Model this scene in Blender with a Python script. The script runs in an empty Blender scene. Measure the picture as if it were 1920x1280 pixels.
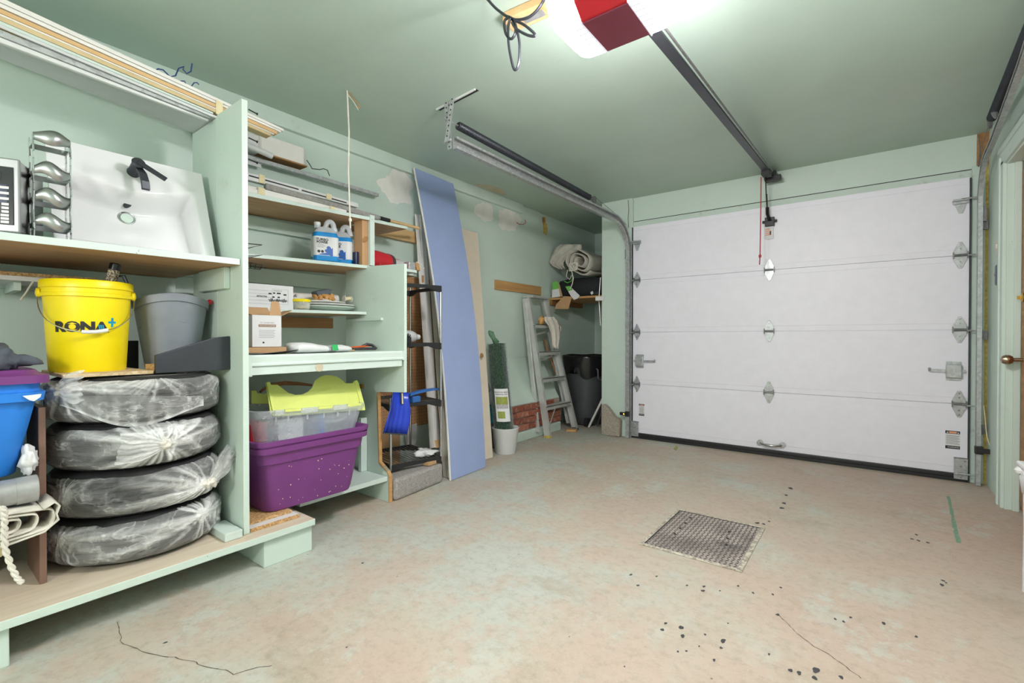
import bpy, bmesh, math, random
import numpy as np
from mathutils import Vector, Matrix, noise
random.seed(7)
sc = bpy.context.scene
col = sc.collection
PI = math.pi

# ---------------------------------------------------------------- camera, world, light
F_PX, YAW, PITCH, CAM_Z = 882.0, math.radians(37.05), math.radians(-0.5), 1.013
cam_d = bpy.data.cameras.new('camera'); cam = bpy.data.objects.new('camera', cam_d); col.objects.link(cam)
cam_d.sensor_width = 36.0; cam_d.lens = 36.0 * F_PX / 1920.0; cam_d.clip_start = 0.02
cam.location = (0, 0, CAM_Z); cam.rotation_euler = (PI/2 + PITCH, 0, YAW)
sc.camera = cam
world = bpy.data.worlds.new('world'); sc.world = world; world.use_nodes = True
world.node_tree.nodes['Background'].inputs[0].default_value = (0.8, 0.87, 1.0, 1)
world.node_tree.nodes['Background'].inputs[1].default_value = 0.3
sc.view_settings.view_transform = 'Standard'; sc.view_settings.look = 'None'
sc.view_settings.exposure = 0.70; sc.view_settings.gamma = 1.0; sc.view_settings.use_curve_mapping = False
LENS_EMIT = 135.0          # door opener's two lit lenses
FILL_LAMP = 66.0          # added fill lamp, unseen behind the camera (W)

def W(px, py, x=None, y=None, z=None):
    """photo pixel + one known world coordinate -> world point"""
    a = (px-960)/F_PX; b = (640-py)/F_PX
    fw = Vector((-math.sin(YAW)*math.cos(PITCH), math.cos(YAW)*math.cos(PITCH), math.sin(PITCH)))
    rt = Vector((math.cos(YAW), math.sin(YAW), 0)); up = rt.cross(fw)
    d = fw + a*rt + b*up
    t = x/d.x if x is not None else y/d.y if y is not None else (z-CAM_Z)/d.z
    return Vector((d.x*t, d.y*t, CAM_Z + d.z*t))

# ---------------------------------------------------------------- materials
def lin(c):
    if isinstance(c, str): c = [int(c[i:i+2], 16) for i in (0, 2, 4)]
    return tuple((v/255/12.92 if v/255 <= 0.04045 else ((v/255+0.055)/1.055)**2.4) for v in c[:3]) + (1,)
MATS = {}
class NT:
    def __init__(s, name):
        s.m = bpy.data.materials.new(name); s.m.use_nodes = True; s.t = s.m.node_tree
        s.bsdf = s.t.nodes['Principled BSDF']; s.out = s.t.nodes['Material Output']
    def n(s, typ, **kw):
        nd = s.t.nodes.new(typ)
        for k, v in kw.items():
            if k.startswith('i_'):
                key = k[2:]; nd.inputs[int(key) if key.isdigit() else key.replace('_', ' ')].default_value = v
            else: setattr(nd, k, v)
        return nd
    def l(s, a, b): s.t.links.new(a, b)
    def coord(s, obj=False):
        if obj: return s.n('ShaderNodeTexCoord').outputs['Object']
        return s.n('ShaderNodeNewGeometry').outputs['Position']
    def noise(s, scale, detail=4, rough=0.55, vec=None, stretch=None):
        nd = s.n('ShaderNodeTexNoise'); nd.inputs['Scale'].default_value = scale
        nd.inputs['Detail'].default_value = detail; nd.inputs['Roughness'].default_value = rough
        v = vec if vec is not None else s.coord()
        if stretch:
            mp = s.n('ShaderNodeMapping'); mp.inputs['Scale'].default_value = stretch; s.l(v, mp.inputs['Vector']); v = mp.outputs[0]
        s.l(v, nd.inputs['Vector']); return nd.outputs['Fac']
    def ramp(s, fac, stops):
        r = s.n('ShaderNodeValToRGB'); e = r.color_ramp.elements
        while len(e) < len(stops): e.new(0.5)
        for i, (p, c) in enumerate(stops): e[i].position = p; e[i].color = c if len(c) == 4 else tuple(c)+(1,)
        s.l(fac, r.inputs[0]); return r.outputs[0]
    def mix(s, fac, a, b, mode='MIX'):
        nd = s.n('ShaderNodeMix', data_type='RGBA', blend_type=mode)
        for src, i in ((fac, 0), (a, 6), (b, 7)):
            if hasattr(src, 'is_linked') or hasattr(src, 'links'): s.l(src, nd.inputs[i])
            else: nd.inputs[i].default_value = src
        return nd.outputs[2]
    def math(s, op, a, b=0.0):
        nd = s.n('ShaderNodeMath', operation=op)
        for src, i in ((a, 0), (b, 1)):
            if hasattr(src, 'links'): s.l(src, nd.inputs[i])
            else: nd.inputs[i].default_value = src
        return nd.outputs[0]
    def bump(s, h, strength=0.2, dist=0.01):
        b = s.n('ShaderNodeBump'); b.inputs['Strength'].default_value = strength; b.inputs['Distance'].default_value = dist
        s.l(h, b.inputs['Height']); s.l(b.outputs[0], s.bsdf.inputs['Normal'])
    def base(s, c):
        if hasattr(c, 'links'): s.l(c, s.bsdf.inputs['Base Color'])
        else: s.bsdf.inputs['Base Color'].default_value = c
    def set(s, **kw):
        for k, v in kw.items(): s.bsdf.inputs[k.replace('_', ' ')].default_value = v
        return s
    def done(s, key): MATS[key] = s.m; return s.m

def plain(key, c, rough=0.5, metal=0.0, var=0.08, scale=14, bump=0.0, bscale=80, **kw):
    """a procedural material: colour with soft noise variation and optional fine relief"""
    t = NT(key); c = lin(c)
    d = tuple(v*(1-var) for v in c[:3])+(1,); u = tuple(min(1, v*(1+var)) for v in c[:3])+(1,)
    t.base(t.ramp(t.noise(scale, 5), [(0.3, d), (0.7, u)]))
    t.set(Roughness=rough, Metallic=metal, **kw)
    if bump: t.bump(t.noise(bscale, 4), bump, 0.004)
    return t.done(key)

def paint(key, c, rough=0.55, dirt=0.35, chips=True, stain=(150, 138, 110)):
    t = NT(key); c = lin(c)
    a = t.ramp(t.noise(1.7, 6, 0.6), [(0.3, tuple(v*0.93 for v in c[:3])), (0.7, tuple(min(1, v*1.03) for v in c[:3]))])
    m = t.ramp(t.noise(6.0, 8, 0.68), [(0.60, (0, 0, 0)), (0.80, (dirt,)*3)])
    a = t.mix(m, a, lin(stain))
    if chips:
        k = t.ramp(t.noise(38, 2, 0.4), [(0.765, (0, 0, 0)), (0.79, (0.8,)*3)])
        a = t.mix(k, a, lin((105, 88, 66)))
    t.base(a); t.set(Roughness=rough)
    t.bump(t.noise(55, 5), 0.12, 0.004)
    return t.done(key)

def wood(key, c1, c2, axis=1, scale=9, rough=0.6):
    t = NT(key)
    st = [(1, 0.06, 1), (0.06, 1, 1), (1, 1, 0.06)][{0: 1, 1: 0, 2: 2}[axis]]
    n1 = t.noise(scale*4, 6, 0.6, stretch=st); n2 = t.noise(scale*0.5, 3)
    a = t.ramp(n1, [(0.3, lin(c1)), (0.7, lin(c2))])
    a = t.mix(t.math('MULTIPLY', n2, 0.35), a, tuple(v*0.6 for v in lin(c1)[:3])+(1,))
    t.base(a); t.set(Roughness=rough); t.bump(n1, 0.15, 0.003)
    return t.done(key)

def speckle(key, c1, c2, scale=160, rough=0.7, bump=0.3):
    t = NT(key); v = t.n('ShaderNodeTexVoronoi'); v.inputs['Scale'].default_value = scale
    t.l(t.coord(), v.inputs['Vector'])
    sep = t.n('ShaderNodeSeparateColor'); t.l(v.outputs['Color'], sep.inputs[0])
    t.base(t.ramp(sep.outputs[0], [(0.1, lin(c1)), (0.9, lin(c2))])); t.set(Roughness=rough)
    t.bump(sep.outputs[1], bump, 0.002)
    return t.done(key)

def galv(key, c=(172, 174, 172), rough=0.38, metal=0.85):
    t = NT(key); v = t.n('ShaderNodeTexVoronoi'); v.inputs['Scale'].default_value = 55
    t.l(t.coord(), v.inputs['Vector']); sep = t.n('ShaderNodeSeparateColor'); t.l(v.outputs['Color'], sep.inputs[0])
    c = lin(c)
    t.base(t.ramp(sep.outputs[0], [(0, tuple(k*0.8 for k in c[:3])), (1, tuple(min(1, k*1.1) for k in c[:3]))]))
    t.set(Roughness=rough, Metallic=metal); t.bump(t.noise(120, 3), 0.06, 0.002)
    return t.done(key)

def clear(key, c=(235, 240, 245), alpha=0.25, rough=0.12, ior=1.45):
    """thin clear plastic: mostly see-through with a glossy skin"""
    t = NT(key); t.base(lin(c)); t.set(Roughness=rough, IOR=ior)
    tr = t.n('ShaderNodeBsdfTransparent'); mx = t.n('ShaderNodeMixShader')
    lw = t.n('ShaderNodeLayerWeight'); lw.inputs[0].default_value = 0.35
    f = t.math('ADD', t.math('MULTIPLY', lw.outputs['Facing'], 0.5), alpha)
    n = t.math('MULTIPLY', t.noise(30, 4), 0.12); f = t.math('MINIMUM', t.math('ADD', f, n), 1.0)
    t.l(f, mx.inputs[0]); t.l(tr.outputs[0], mx.inputs[1]); t.l(t.bsdf.outputs[0], mx.inputs[2])
    t.l(mx.outputs[0], t.out.inputs[0])
    return t.done(key)

MINT = (203, 219, 208)
paint('mint', MINT)
paint('mint_clean', MINT, dirt=0.12, chips=False)
paint('mint_light', (205, 219, 211), dirt=0.3)
paint('ceiling_paint', (182, 201, 187), rough=0.5, dirt=0.1, chips=False)
paint('mint_dirty', (198, 214, 203), dirt=0.8, stain=(140, 112, 84))
wood('ply', (176, 138, 98), (203, 166, 124), 1)
wood('ply_worn', (205, 188, 164), (222, 208, 188), 1, rough=0.75)
wood('pine', (214, 172, 118), (232, 196, 146), 1)
wood('pine_dark', (186, 138, 84), (212, 166, 108), 1)
wood('wood_v', (186, 140, 96), (214, 172, 126), 2)
wood('brown_board', (150, 104, 60), (186, 138, 88), 1)
wood('door_wood', (150, 88, 38), (196, 124, 62), 2, rough=0.4)
wood('broom_wood', (150, 100, 62), (186, 130, 86), 2)
speckle('particle', (166, 124, 76), (214, 176, 126))
speckle('osb', (188, 160, 118), (222, 200, 162), 60)
speckle('block_concrete', (142, 136, 132), (176, 171, 167), 240, 0.9, 0.6)
speckle('stone', (142, 132, 120), (186, 174, 160), 220, 0.9, 0.6)
galv('galv', (186, 188, 188), .38, .55); galv('galv_dark', (128, 128, 128), 0.45, .5); plain('alu', (202, 202, 199), 0.42, 0.45, 0.10, 9, .15, 60)
galv('alu_flat', (184, 186, 186), 0.5, 0.35)
plain('chrome', (205, 205, 208), 0.18, 1.0, 0.04)
plain('brushed', (186, 186, 186), 0.3, 1.0, 0.06)
plain('dark_steel', (68, 70, 76), 0.4, 0.6)
plain('black_plastic', (34, 35, 37), 0.45)
plain('black_gloss', (22, 22, 24), 0.2)
plain('black_wire', (20, 20, 20), 0.5)
plain('rubber', (38, 38, 39), 0.75, bump=0.3, bscale=120)
plain('white', (218, 218, 217), 0.45, var=0.03)
plain('white_gloss', (226, 225, 226), 0.1, var=0.01)
plain('white_door', (235, 233, 241), 0.45, var=0.02, bump=0.12, bscale=140)
plain('white_paper', (220, 219, 220), 0.7, var=0.02)
plain('white_trim', (232, 228, 222), 0.5, var=0.03)
plain('cream', (222, 208, 188), 0.55, var=0.03)
plain('greige', (206, 198, 186), 0.6, var=0.03)
plain('blue_board', (150, 166, 206), 0.6, var=0.04, scale=5)
plain('yellow', (246, 222, 8), 0.38, var=0.03)
plain('blue_tote', (38, 128, 222), 0.42, var=0.06)
plain('purple', (116, 56, 122), 0.42, var=0.07, scale=6)
plain('lime', (222, 231, 128), 0.4, var=0.03)
plain('grey_bin', (128, 134, 142), 0.5, var=0.12, scale=9)
plain('charcoal', (66, 68, 70), 0.5, var=0.12, scale=9)
plain('cardboard', (186, 148, 108), 0.8, var=0.06)
plain('canvas', (214, 208, 196), 0.85, var=0.08, bump=0.3, bscale=260)
plain('canvas_grey', (190, 186, 174), 0.85, var=0.1, bump=0.5, bscale=160)
plain('rope', (222, 216, 204), 0.85, bump=0.4, bscale=300)
plain('tape_silver', (168, 168, 166), 0.38, 0.35, var=0.12, scale=20, bump=0.3, bscale=40)
plain('masking', (226, 212, 170), 0.7)
plain('shovel_blue', (38, 66, 190), 0.3, var=0.12)
plain('blue_plastic', (48, 104, 176), 0.35)
plain('teal', (20, 160, 178), 0.25)
plain('red', (206, 34, 48), 0.35, var=0.05)
plain('red_cord', (176, 52, 56), 0.6)
plain('orange', (226, 98, 40), 0.5)
plain('brown_steel', (128, 98, 84), 0.5, 0.1)
plain('ink', (40, 38, 38), 0.6); plain('ink_blue', (26, 90, 170), 0.5); plain('ink_teal', (0, 150, 190), 0.5)
plain('ink_brown', (150, 118, 86), 0.6); plain('ink_grey', (150, 150, 152), 0.6)
plain('ink_green', (30, 160, 84), 0.5); plain('ink_orange', (232, 132, 60), 0.5); plain('leafgreen', (110, 180, 80), 0.5)
plain('photo_green', (140, 150, 62), 0.5, var=0.35, scale=120)
plain('photo_grey', (170, 166, 170), 0.5, var=0.3, scale=90)
plain('brass', (196, 160, 80), 0.25, 1.0); plain('nickel', (170, 150, 128), 0.25, 1.0)
plain('bottle_white', (224, 224, 222), 0.3)
plain('hedge_green', (92, 128, 100), 0.7, var=0.3, scale=60)
plain('hedge_core', (42, 62, 48), 0.8)
plain('foam', (200, 176, 96), 0.9, var=0.35, scale=40, bump=0.8, bscale=60)
plain('leather', (214, 160, 96), 0.7, var=0.12); plain('grey_cloth', (86, 92, 102), 0.8)
plain('spackle', (232, 229, 223), 0.8, var=0.05); plain('spackle_tan', (196, 186, 160), 0.8)
plain('washer_blue', (26, 136, 206), 0.12, var=0.03)
plain('navy', (26, 40, 72), 0.3); plain('screen', (34, 34, 36), 0.15)
plain('maroon', (140, 62, 82), 0.35, var=0.04)
plain('rag', (216, 208, 198), 0.9, bump=0.4, bscale=200)
plain('mortar', (168, 150, 138), 0.9, bump=0.6, bscale=90)
clear('clear_bag', alpha=-0.08); clear('clear_tote', (226, 232, 240), 0.19, 0.25); clear('jug_clear', (228, 232, 236), 0.42, 0.2)
clear('jar_glass', (236, 238, 226), 0.22, 0.08)

def mk_bricks():
    t = NT('brick'); oi = t.n('ShaderNodeObjectInfo')
    a = t.ramp(oi.outputs['Random'], [(0.0, lin((138, 74, 56))), (0.5, lin((160, 92, 70))), (1.0, lin((176, 112, 90)))])
    a = t.mix(t.ramp(t.noise(30, 6, 0.7), [(0.52, (0, 0, 0)), (0.72, (0.7,)*3)]), a, lin((206, 186, 172)))
    t.base(a); t.set(Roughness=0.9); t.bump(t.noise(70, 6), 0.8, 0.006); t.done('brick')
mk_bricks()

def mk_pegboard():
    t = NT('pegboard'); g = t.n('ShaderNodeNewGeometry')
    sx = t.n('ShaderNodeSeparateXYZ'); t.l(g.outputs['Position'], sx.inputs[0])
    def cell(o):
        f = t.math('FRACT', t.math('MULTIPLY', o, 1/0.0254)); return t.math('POWER', t.math('SUBTRACT', f, 0.5), 2.0)
    d = t.math('LESS_THAN', t.math('ADD', cell(sx.outputs[1]), cell(sx.outputs[2])), 0.016)
    a = t.ramp(t.noise(5, 5), [(0.3, lin((184, 134, 90))), (0.7, lin((210, 162, 116)))])
    t.base(t.mix(d, a, lin((40, 26, 18)))); t.set(Roughness=0.7); t.done('pegboard')
mk_pegboard()

def mk_bag():
    """clear bag film: thin and see-through, whiter where the film is gathered (attribute 'film')"""
    t = NT('bag_film'); at = t.n('ShaderNodeAttribute', attribute_name='film')
    t.base(lin((236, 236, 234))); t.set(Roughness=0.13)
    wr = t.math('ADD', t.math('ABSOLUTE', t.math('SUBTRACT', t.noise(11, 5, 0.6, stretch=(1, 1, 1.6)), .5)), t.math('MULTIPLY', t.noise(34, 4, 0.6), .25))
    t.bump(wr, 0.8, 0.03)
    def crease(scale, k, amp, st_):
        n_ = t.math('ABSOLUTE', t.math('SUBTRACT', t.noise(scale, 3, 0.55, stretch=st_), .5))
        return t.math('MULTIPLY', t.math('MAXIMUM', t.math('SUBTRACT', 1.0, t.math('MULTIPLY', n_, k)), 0.0), amp)
    st = t.math('MULTIPLY', t.math('ADD', crease(6, 40, .22, (1, 1, 2.2)), crease(13, 30, .10, (1.6, 1, 1))), t.ramp(t.noise(5, 3), [(0.35, (0, 0, 0)), (0.62, (1, 1, 1))]))
    lw = t.n('ShaderNodeLayerWeight'); lw.inputs[0].default_value = 0.3
    f = t.math('ADD', t.math('MULTIPLY', lw.outputs['Facing'], 0.34), 0.055)
    f = t.math('ADD', f, at.outputs['Fac'])
    f = t.math('MINIMUM', t.math('ADD', f, st), 0.95)
    tr = t.n('ShaderNodeBsdfTransparent'); mx = t.n('ShaderNodeMixShader')
    t.l(f, mx.inputs[0]); t.l(tr.outputs[0], mx.inputs[1]); t.l(t.bsdf.outputs[0], mx.inputs[2]); t.l(mx.outputs[0], t.out.inputs[0])
    t.done('bag_film')
mk_bag()

def mk_lens():
    t = NT('lit_lens'); t.base((1, 1, 1, 1)); t.set(Roughness=0.3)
    t.bsdf.inputs['Emission Color'].default_value = (1.0, 0.955, 0.99, 1); t.bsdf.inputs['Emission Strength'].default_value = LENS_EMIT
    t.done('lit_lens')
    t = NT('lens_upper'); t.base((.9, .9, .9, 1)); t.set(Roughness=0.3); t.bsdf.inputs['Emission Color'].default_value = (1.0, 0.955, 0.99, 1); t.bsdf.inputs['Emission Strength'].default_value = 3.0; t.done('lens_upper')
    t = NT('lit_bulb'); t.base((1, 1, 1, 1)); t.bsdf.inputs['Emission Color'].default_value = (1.0, 0.97, 0.93, 1)
    t.bsdf.inputs['Emission Strength'].default_value = 4.0; t.done('lit_bulb')
mk_lens()
t = NT('lens_ribs'); t.base((.01, .01, .01, 1)); t.bsdf.inputs['Emission Color'].default_value = (.9, .88, .95, 1); t.bsdf.inputs['Emission Strength'].default_value = .55; t.done('lens_ribs')  # near-black ribs and seam; their grey tone is put in as emission

def mk_floor():
    t = NT('floor_paint'); P = t.coord()
    mint, beige, pink, tan = lin((184, 187, 176)), lin((188, 178, 161)), lin((190, 170, 154)), lin((164, 148, 128))
    sx = t.n('ShaderNodeSeparateXYZ'); t.l(P, sx.inputs[0])
    big = t.noise(0.9, 8, 0.66)
    gx = t.math('ADD', t.math('MULTIPLY', sx.outputs[0], 0.085), t.math('MULTIPLY', big, 1.05))    # paint worn away more toward the right
    a = t.ramp(gx, [(0.16, mint), (0.36, mint), (0.43, beige), (0.55, pink)])
    a = t.mix(t.ramp(t.noise(2.6, 10, 0.74), [(0.48, (0, 0, 0)), (0.56, (0.7,)*3)]), a, pink)
    a = t.mix(t.ramp(t.noise(1.6, 8, 0.7, stretch=(1, 1.4, 1)), [(0.55, (0, 0, 0)), (0.70, (0.75,)*3)]), a, tan)
    w4 = t.ramp(t.noise(3.3, 10, 0.78, stretch=(1.4, 1, 1)), [(0.52, (0, 0, 0)), (0.57, (0.75,)*3)])
    a = t.mix(t.math('MULTIPLY', w4, t.ramp(t.noise(0.8, 3), [(0.42, (0, 0, 0)), (0.6, (1,)*3)])), a, lin((189, 193, 182)))
    a = t.mix(t.ramp(t.noise(26, 7, 0.75), [(0.48, (0, 0, 0)), (0.70, (0.5,)*3)]), a, lin((146, 133, 115)))
    a = t.mix(t.ramp(t.noise(75, 4, 0.7), [(0.58, (0, 0, 0)), (0.70, (0.4,)*3)]), a, lin((202, 194, 182)))
    a = t.mix(t.ramp(t.noise(8, 8, 0.72), [(0.50, (0, 0, 0)), (0.70, (0.28,)*3)]), a, lin((160, 144, 124)))
    v = t.n('ShaderNodeTexVoronoi'); v.inputs['Scale'].default_value = 14.0; t.l(P, v.inputs['Vector'])
    cs = t.n('ShaderNodeSeparateColor'); t.l(v.outputs['Color'], cs.inputs[0])
    spot = t.math('MULTIPLY', t.math('LESS_THAN', v.outputs['Distance'], 0.05), t.math('GREATER_THAN', cs.outputs[0], 0.8))
    a = t.mix(t.math('MULTIPLY', spot, 0.7), a, lin((80, 74, 66)))
    t.base(a); t.set(Roughness=0.65)
    t.bump(t.noise(42, 7, 0.65), 0.25, 0.006)
    t.done('floor_paint')
mk_floor()

# ---------------------------------------------------------------- mesh builder
WM = {}     # object -> world matrix (kept here, no depsgraph needed)
def V(*a): return Vector(a)
class MB:
    def __init__(s): s.v = []; s.f = []; s.fm = []; s.cur = 0
    def add(s, vs, fs):
        o = len(s.v); s.v += [Vector(p) for p in vs]
        for f in fs: s.f.append([i+o for i in f]); s.fm.append(s.cur)
        return s
    def m(s, i): s.cur = i; return s
    def bx(s, x0, x1, y0, y1, z0, z1):
        vs = [(x, y, z) for z in (z0, z1) for y in (y0, y1) for x in (x0, x1)]
        return s.add(vs, [(0, 2, 3, 1), (4, 5, 7, 6), (0, 1, 5, 4), (2, 6, 7, 3), (0, 4, 6, 2), (1, 3, 7, 5)])
    def hexa(s, p):            # 8 points: bottom 0-3 (ccw), top 4-7
        return s.add(p, [(3, 2, 1, 0), (4, 5, 6, 7), (0, 1, 5, 4), (1, 2, 6, 5), (2, 3, 7, 6), (3, 0, 4, 7)])
    def obb(s, c, ax, ay, az):  # centre and half-axis vectors
        c, ax, ay, az = map(Vector, (c, ax, ay, az))
        return s.hexa([c-ax-ay-az, c+ax-ay-az, c+ax+ay-az, c-ax+ay-az, c-ax-ay+az, c+ax-ay+az, c+ax+ay+az, c-ax+ay+az])
    def bar(s, a, b, w, h, up=(0, 0, 1)):
        a, b = Vector(a), Vector(b); d = (b-a).normalized(); u = Vector(up)
        sd = d.cross(u)
        if sd.length < 1e-4: sd = d.cross(V(1, 0, 0))
        sd.normalize(); u = sd.cross(d)
        return s.obb((a+b)/2, (b-a)/2, sd*w/2, u*h/2)
    def rings(s, rs, closed=True, caps=True):
        n = len(rs[0]); o = len(s.v)
        for r in rs: s.v += [Vector(p) for p in r]
        for k in range(len(rs)-1):
            for i in range(n if closed else n-1):
                j = (i+1) % n
                s.f.append([o+k*n+i, o+k*n+j, o+(k+1)*n+j, o+(k+1)*n+i]); s.fm.append(s.cur)
        if caps and closed:
            s.f.append([o+i for i in range(n)][::-1]); s.fm.append(s.cur)
            s.f.append([o+(len(rs)-1)*n+i for i in range(n)]); s.fm.append(s.cur)
        return s
    def tube(s, pts, r, n=8, caps=True):
        pts = [Vector(p) for p in pts]; rs = []; prev = None
        for i, p in enumerate(pts):
            d = (pts[min(i+1, len(pts)-1)]-pts[max(i-1, 0)])
            d = d.normalized() if d.length > 1e-9 else V(0, 0, 1)
            if prev is None:
                a = V(0, 0, 1) if abs(d.z) < 0.9 else V(1, 0, 0); u = d.cross(a).normalized()
            else:
                u = prev - d*prev.dot(d); u = u.normalized() if u.length > 1e-6 else d.orthogonal().normalized()
            prev = u; w = d.cross(u); rr = r[i] if isinstance(r, (list, tuple)) else r
            rs.append([p + u*rr*math.cos(2*PI*k/n) + w*rr*math.sin(2*PI*k/n) for k in range(n)])
        return s.rings(rs, True, caps)
    def lathe(s, prof, c=(0, 0, 0), n=32, axis=(0, 0, 1), sx=1.0, sy=1.0):
        c = Vector(c); A = Vector(axis).normalized(); u = A.orthogonal().normalized()
        if abs(A.z) > 0.99: u = V(1, 0, 0)
        w = A.cross(u)
        rs = [[c + A*z + u*r*sx*math.cos(2*PI*k/n) + w*r*sy*math.sin(2*PI*k/n) for k in range(n)] for r, z in prof]
        return s.rings(rs, True, True)
    def cyl(s, a, b, r, n=16): return s.tube([a, b], r, n)
    def prism(s, poly, d):      # polygon points (3d) extruded by vector d
        d = Vector(d); n = len(poly); p = [Vector(q) for q in poly]
        return s.add(p + [q+d for q in p], [list(range(n))[::-1], list(range(n, 2*n))] + [(i, (i+1) % n, (i+1) % n+n, i+n) for i in range(n)])
    def sheet(s, grid, th=0.0, off=None):   # grid of points -> surface (optionally thick along off)
        m_, n = len(grid), len(grid[0]); o = len(s.v)
        for r in grid: s.v += [Vector(p) for p in r]
        for i in range(m_-1):
            for j in range(n-1):
                s.f.append([o+i*n+j, o+i*n+j+1, o+(i+1)*n+j+1, o+(i+1)*n+j]); s.fm.append(s.cur)
        if th:
            d = Vector(off)*th; o2 = len(s.v)
            for r in grid: s.v += [Vector(p)+d for p in r]
            for i in range(m_-1):
                for j in range(n-1):
                    s.f.append([o2+(i+1)*n+j, o2+(i+1)*n+j+1, o2+i*n+j+1, o2+i*n+j]); s.fm.append(s.cur)
            def side(seq):
                for a, b in zip(seq[:-1], seq[1:]): s.f.append([o+b, o+a, o2+a, o2+b]); s.fm.append(s.cur)
            side([j for j in range(n)]); side([(m_-1)*n+j for j in range(n)][::-1])
            side([i*n for i in range(m_)][::-1]); side([i*n+n-1 for i in range(m_)])
        return s
    def rbox(s, x0, x1, y0, y1, z0, z1, r=0.02, n=4, taper=0.0, rings=None):
        """upright box with rounded vertical edges; optional (z, inset) rings"""
        rings = rings or [(z0, taper), (z1, 0.0)]; rs = []
        for z, ins in rings:
            ring = []
            for cx, cy, a0 in ((x1-ins-r, y1-ins-r, 0), (x0+ins+r, y1-ins-r, PI/2), (x0+ins+r, y0+ins+r, PI), (x1-ins-r, y0+ins+r, 1.5*PI)):
                for k in range(n+1):
                    a = a0+PI/2*k/n; ring.append(V(cx+r*math.cos(a), cy+r*math.sin(a), z))
            rs.append(ring)
        return s.rings(rs)
    def xf(s, M):
        s.v = [M @ p for p in s.v]; return s
    def build(s, name, mat, parent=None, world=True, smooth=False, bevel=0.0, loc=None, fix=True, solid=0.0):
        mats = [mat] if isinstance(mat, str) else mat
        me = bpy.data.meshes.new(name)
        if parent is None:
            if loc is None:
                xs = [p.x for p in s.v]; ys = [p.y for p in s.v]; zs = [p.z for p in s.v]
                loc = V((min(xs)+max(xs))/2, (min(ys)+max(ys))/2, min(zs))
            M = Matrix.Translation(loc)
        else: M = WM[parent]
        inv = M.inverted() if world else Matrix.Identity(4)
        me.from_pydata([inv @ p for p in s.v], [], s.f)
        for k in mats: me.materials.append(MATS[k])
        if len(mats) > 1:
            for p, i in zip(me.polygons, s.fm): p.material_index = i
        if fix:
            b = bmesh.new(); b.from_mesh(me); bmesh.ops.recalc_face_normals(b, faces=b.faces); b.to_mesh(me); b.free()
        if smooth:
            for p in me.polygons: p.use_smooth = True
            if smooth != 'all': me.set_sharp_from_angle(angle=math.radians(40))
        o = bpy.data.objects.new(name, me); col.objects.link(o)
        if parent is None: o.location = M.translation; WM[o] = M.copy()
        else: o.parent = parent; WM[o] = WM[parent].copy()
        if solid:
            md = o.modifiers.new('solid', 'SOLIDIFY'); md.thickness = solid; md.offset = 0
        if bevel:
            md = o.modifiers.new('bevel', 'BEVEL'); md.width = bevel; md.segments = 2; md.limit_method = 'ANGLE'; md.angle_limit = math.radians(35)
            md.harden_normals = False
        return o
def tag(o, label, cat, group=None):
    o['label'] = label; o['category'] = cat
    if group: o['group'] = group
    return o
def thing(name, label, cat, loc=(0, 0, 0), rotz=0.0, group=None, M=None):
    o = bpy.data.objects.new(name, None); col.objects.link(o); o.empty_display_size = 0.05
    M = M or (Matrix.Translation(Vector(loc)) @ Matrix.Rotation(rotz, 4, 'Z'))
    o.matrix_world = M; WM[o] = M.copy()
    return tag(o, label, cat, group)
def struct(o): o['kind'] = 'structure'; return o
def stuff(o): o['kind'] = 'stuff'; return o
def part_copy(o, parent, M):        # a copy of a part (sharing its mesh) moved by M
    c = o.copy(); col.objects.link(c); c.parent = parent; c.matrix_local = M; WM[c] = WM[parent] @ M; return c
def frame(o, r, u):                  # matrix with x = r, y = u, z = normal
    r = Vector(r).normalized(); u = Vector(u); n = r.cross(u).normalized(); u = n.cross(r)
    M = Matrix((r, u, n)).transposed().to_4x4(); M.translation = Vector(o); return M
def text_mesh(string, size, bold=0.0):
    cu = bpy.data.curves.new('text', 'FONT'); cu.body = string; cu.size = size; cu.align_x = 'CENTER'; cu.align_y = 'CENTER'
    cu.offset = bold; cu.resolution_u = 3
    o = bpy.data.objects.new('text', cu); col.objects.link(o)
    bpy.context.view_layer.update()
    me = bpy.data.meshes.new_from_object(o.evaluated_get(bpy.context.evaluated_depsgraph_get()))
    bpy.data.objects.remove(o); bpy.data.curves.remove(cu)
    vs = [v.co.copy() for v in me.vertices]; fs = [list(p.vertices) for p in me.polygons]; bpy.data.meshes.remove(me)
    return vs, fs
def text(string, size, M, mat, parent, name='lettering', bold=0.0, fn=None, sx=1.0):
    vs, fs = text_mesh(string, size, bold)
    mb = MB(); mb.add([(fn(V(p.x*sx, p.y, 0)) if fn else M @ V(p.x*sx, p.y, 0)) for p in vs], fs)
    return mb.build(name, mat, parent, fix=False)
def blob(c, u, v, ru, rv, n=28, jag=0.25, seed=0):   # irregular flat outline
    c, u, v = Vector(c), Vector(u), Vector(v); r = random.Random(seed); ph = [r.uniform(0, 6.28) for _ in range(4)]
    pts = []
    for k in range(n):
        a = 2*PI*k/n; s_ = 1+jag*(0.4*math.sin(2*a+ph[0])+0.35*math.sin(3*a+ph[1])+0.3*math.sin(5*a+ph[2])+0.35*r.uniform(-1, 1))
        pts.append(c+u*ru*s_*math.cos(a)+v*rv*s_*math.sin(a))
    return pts
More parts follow.
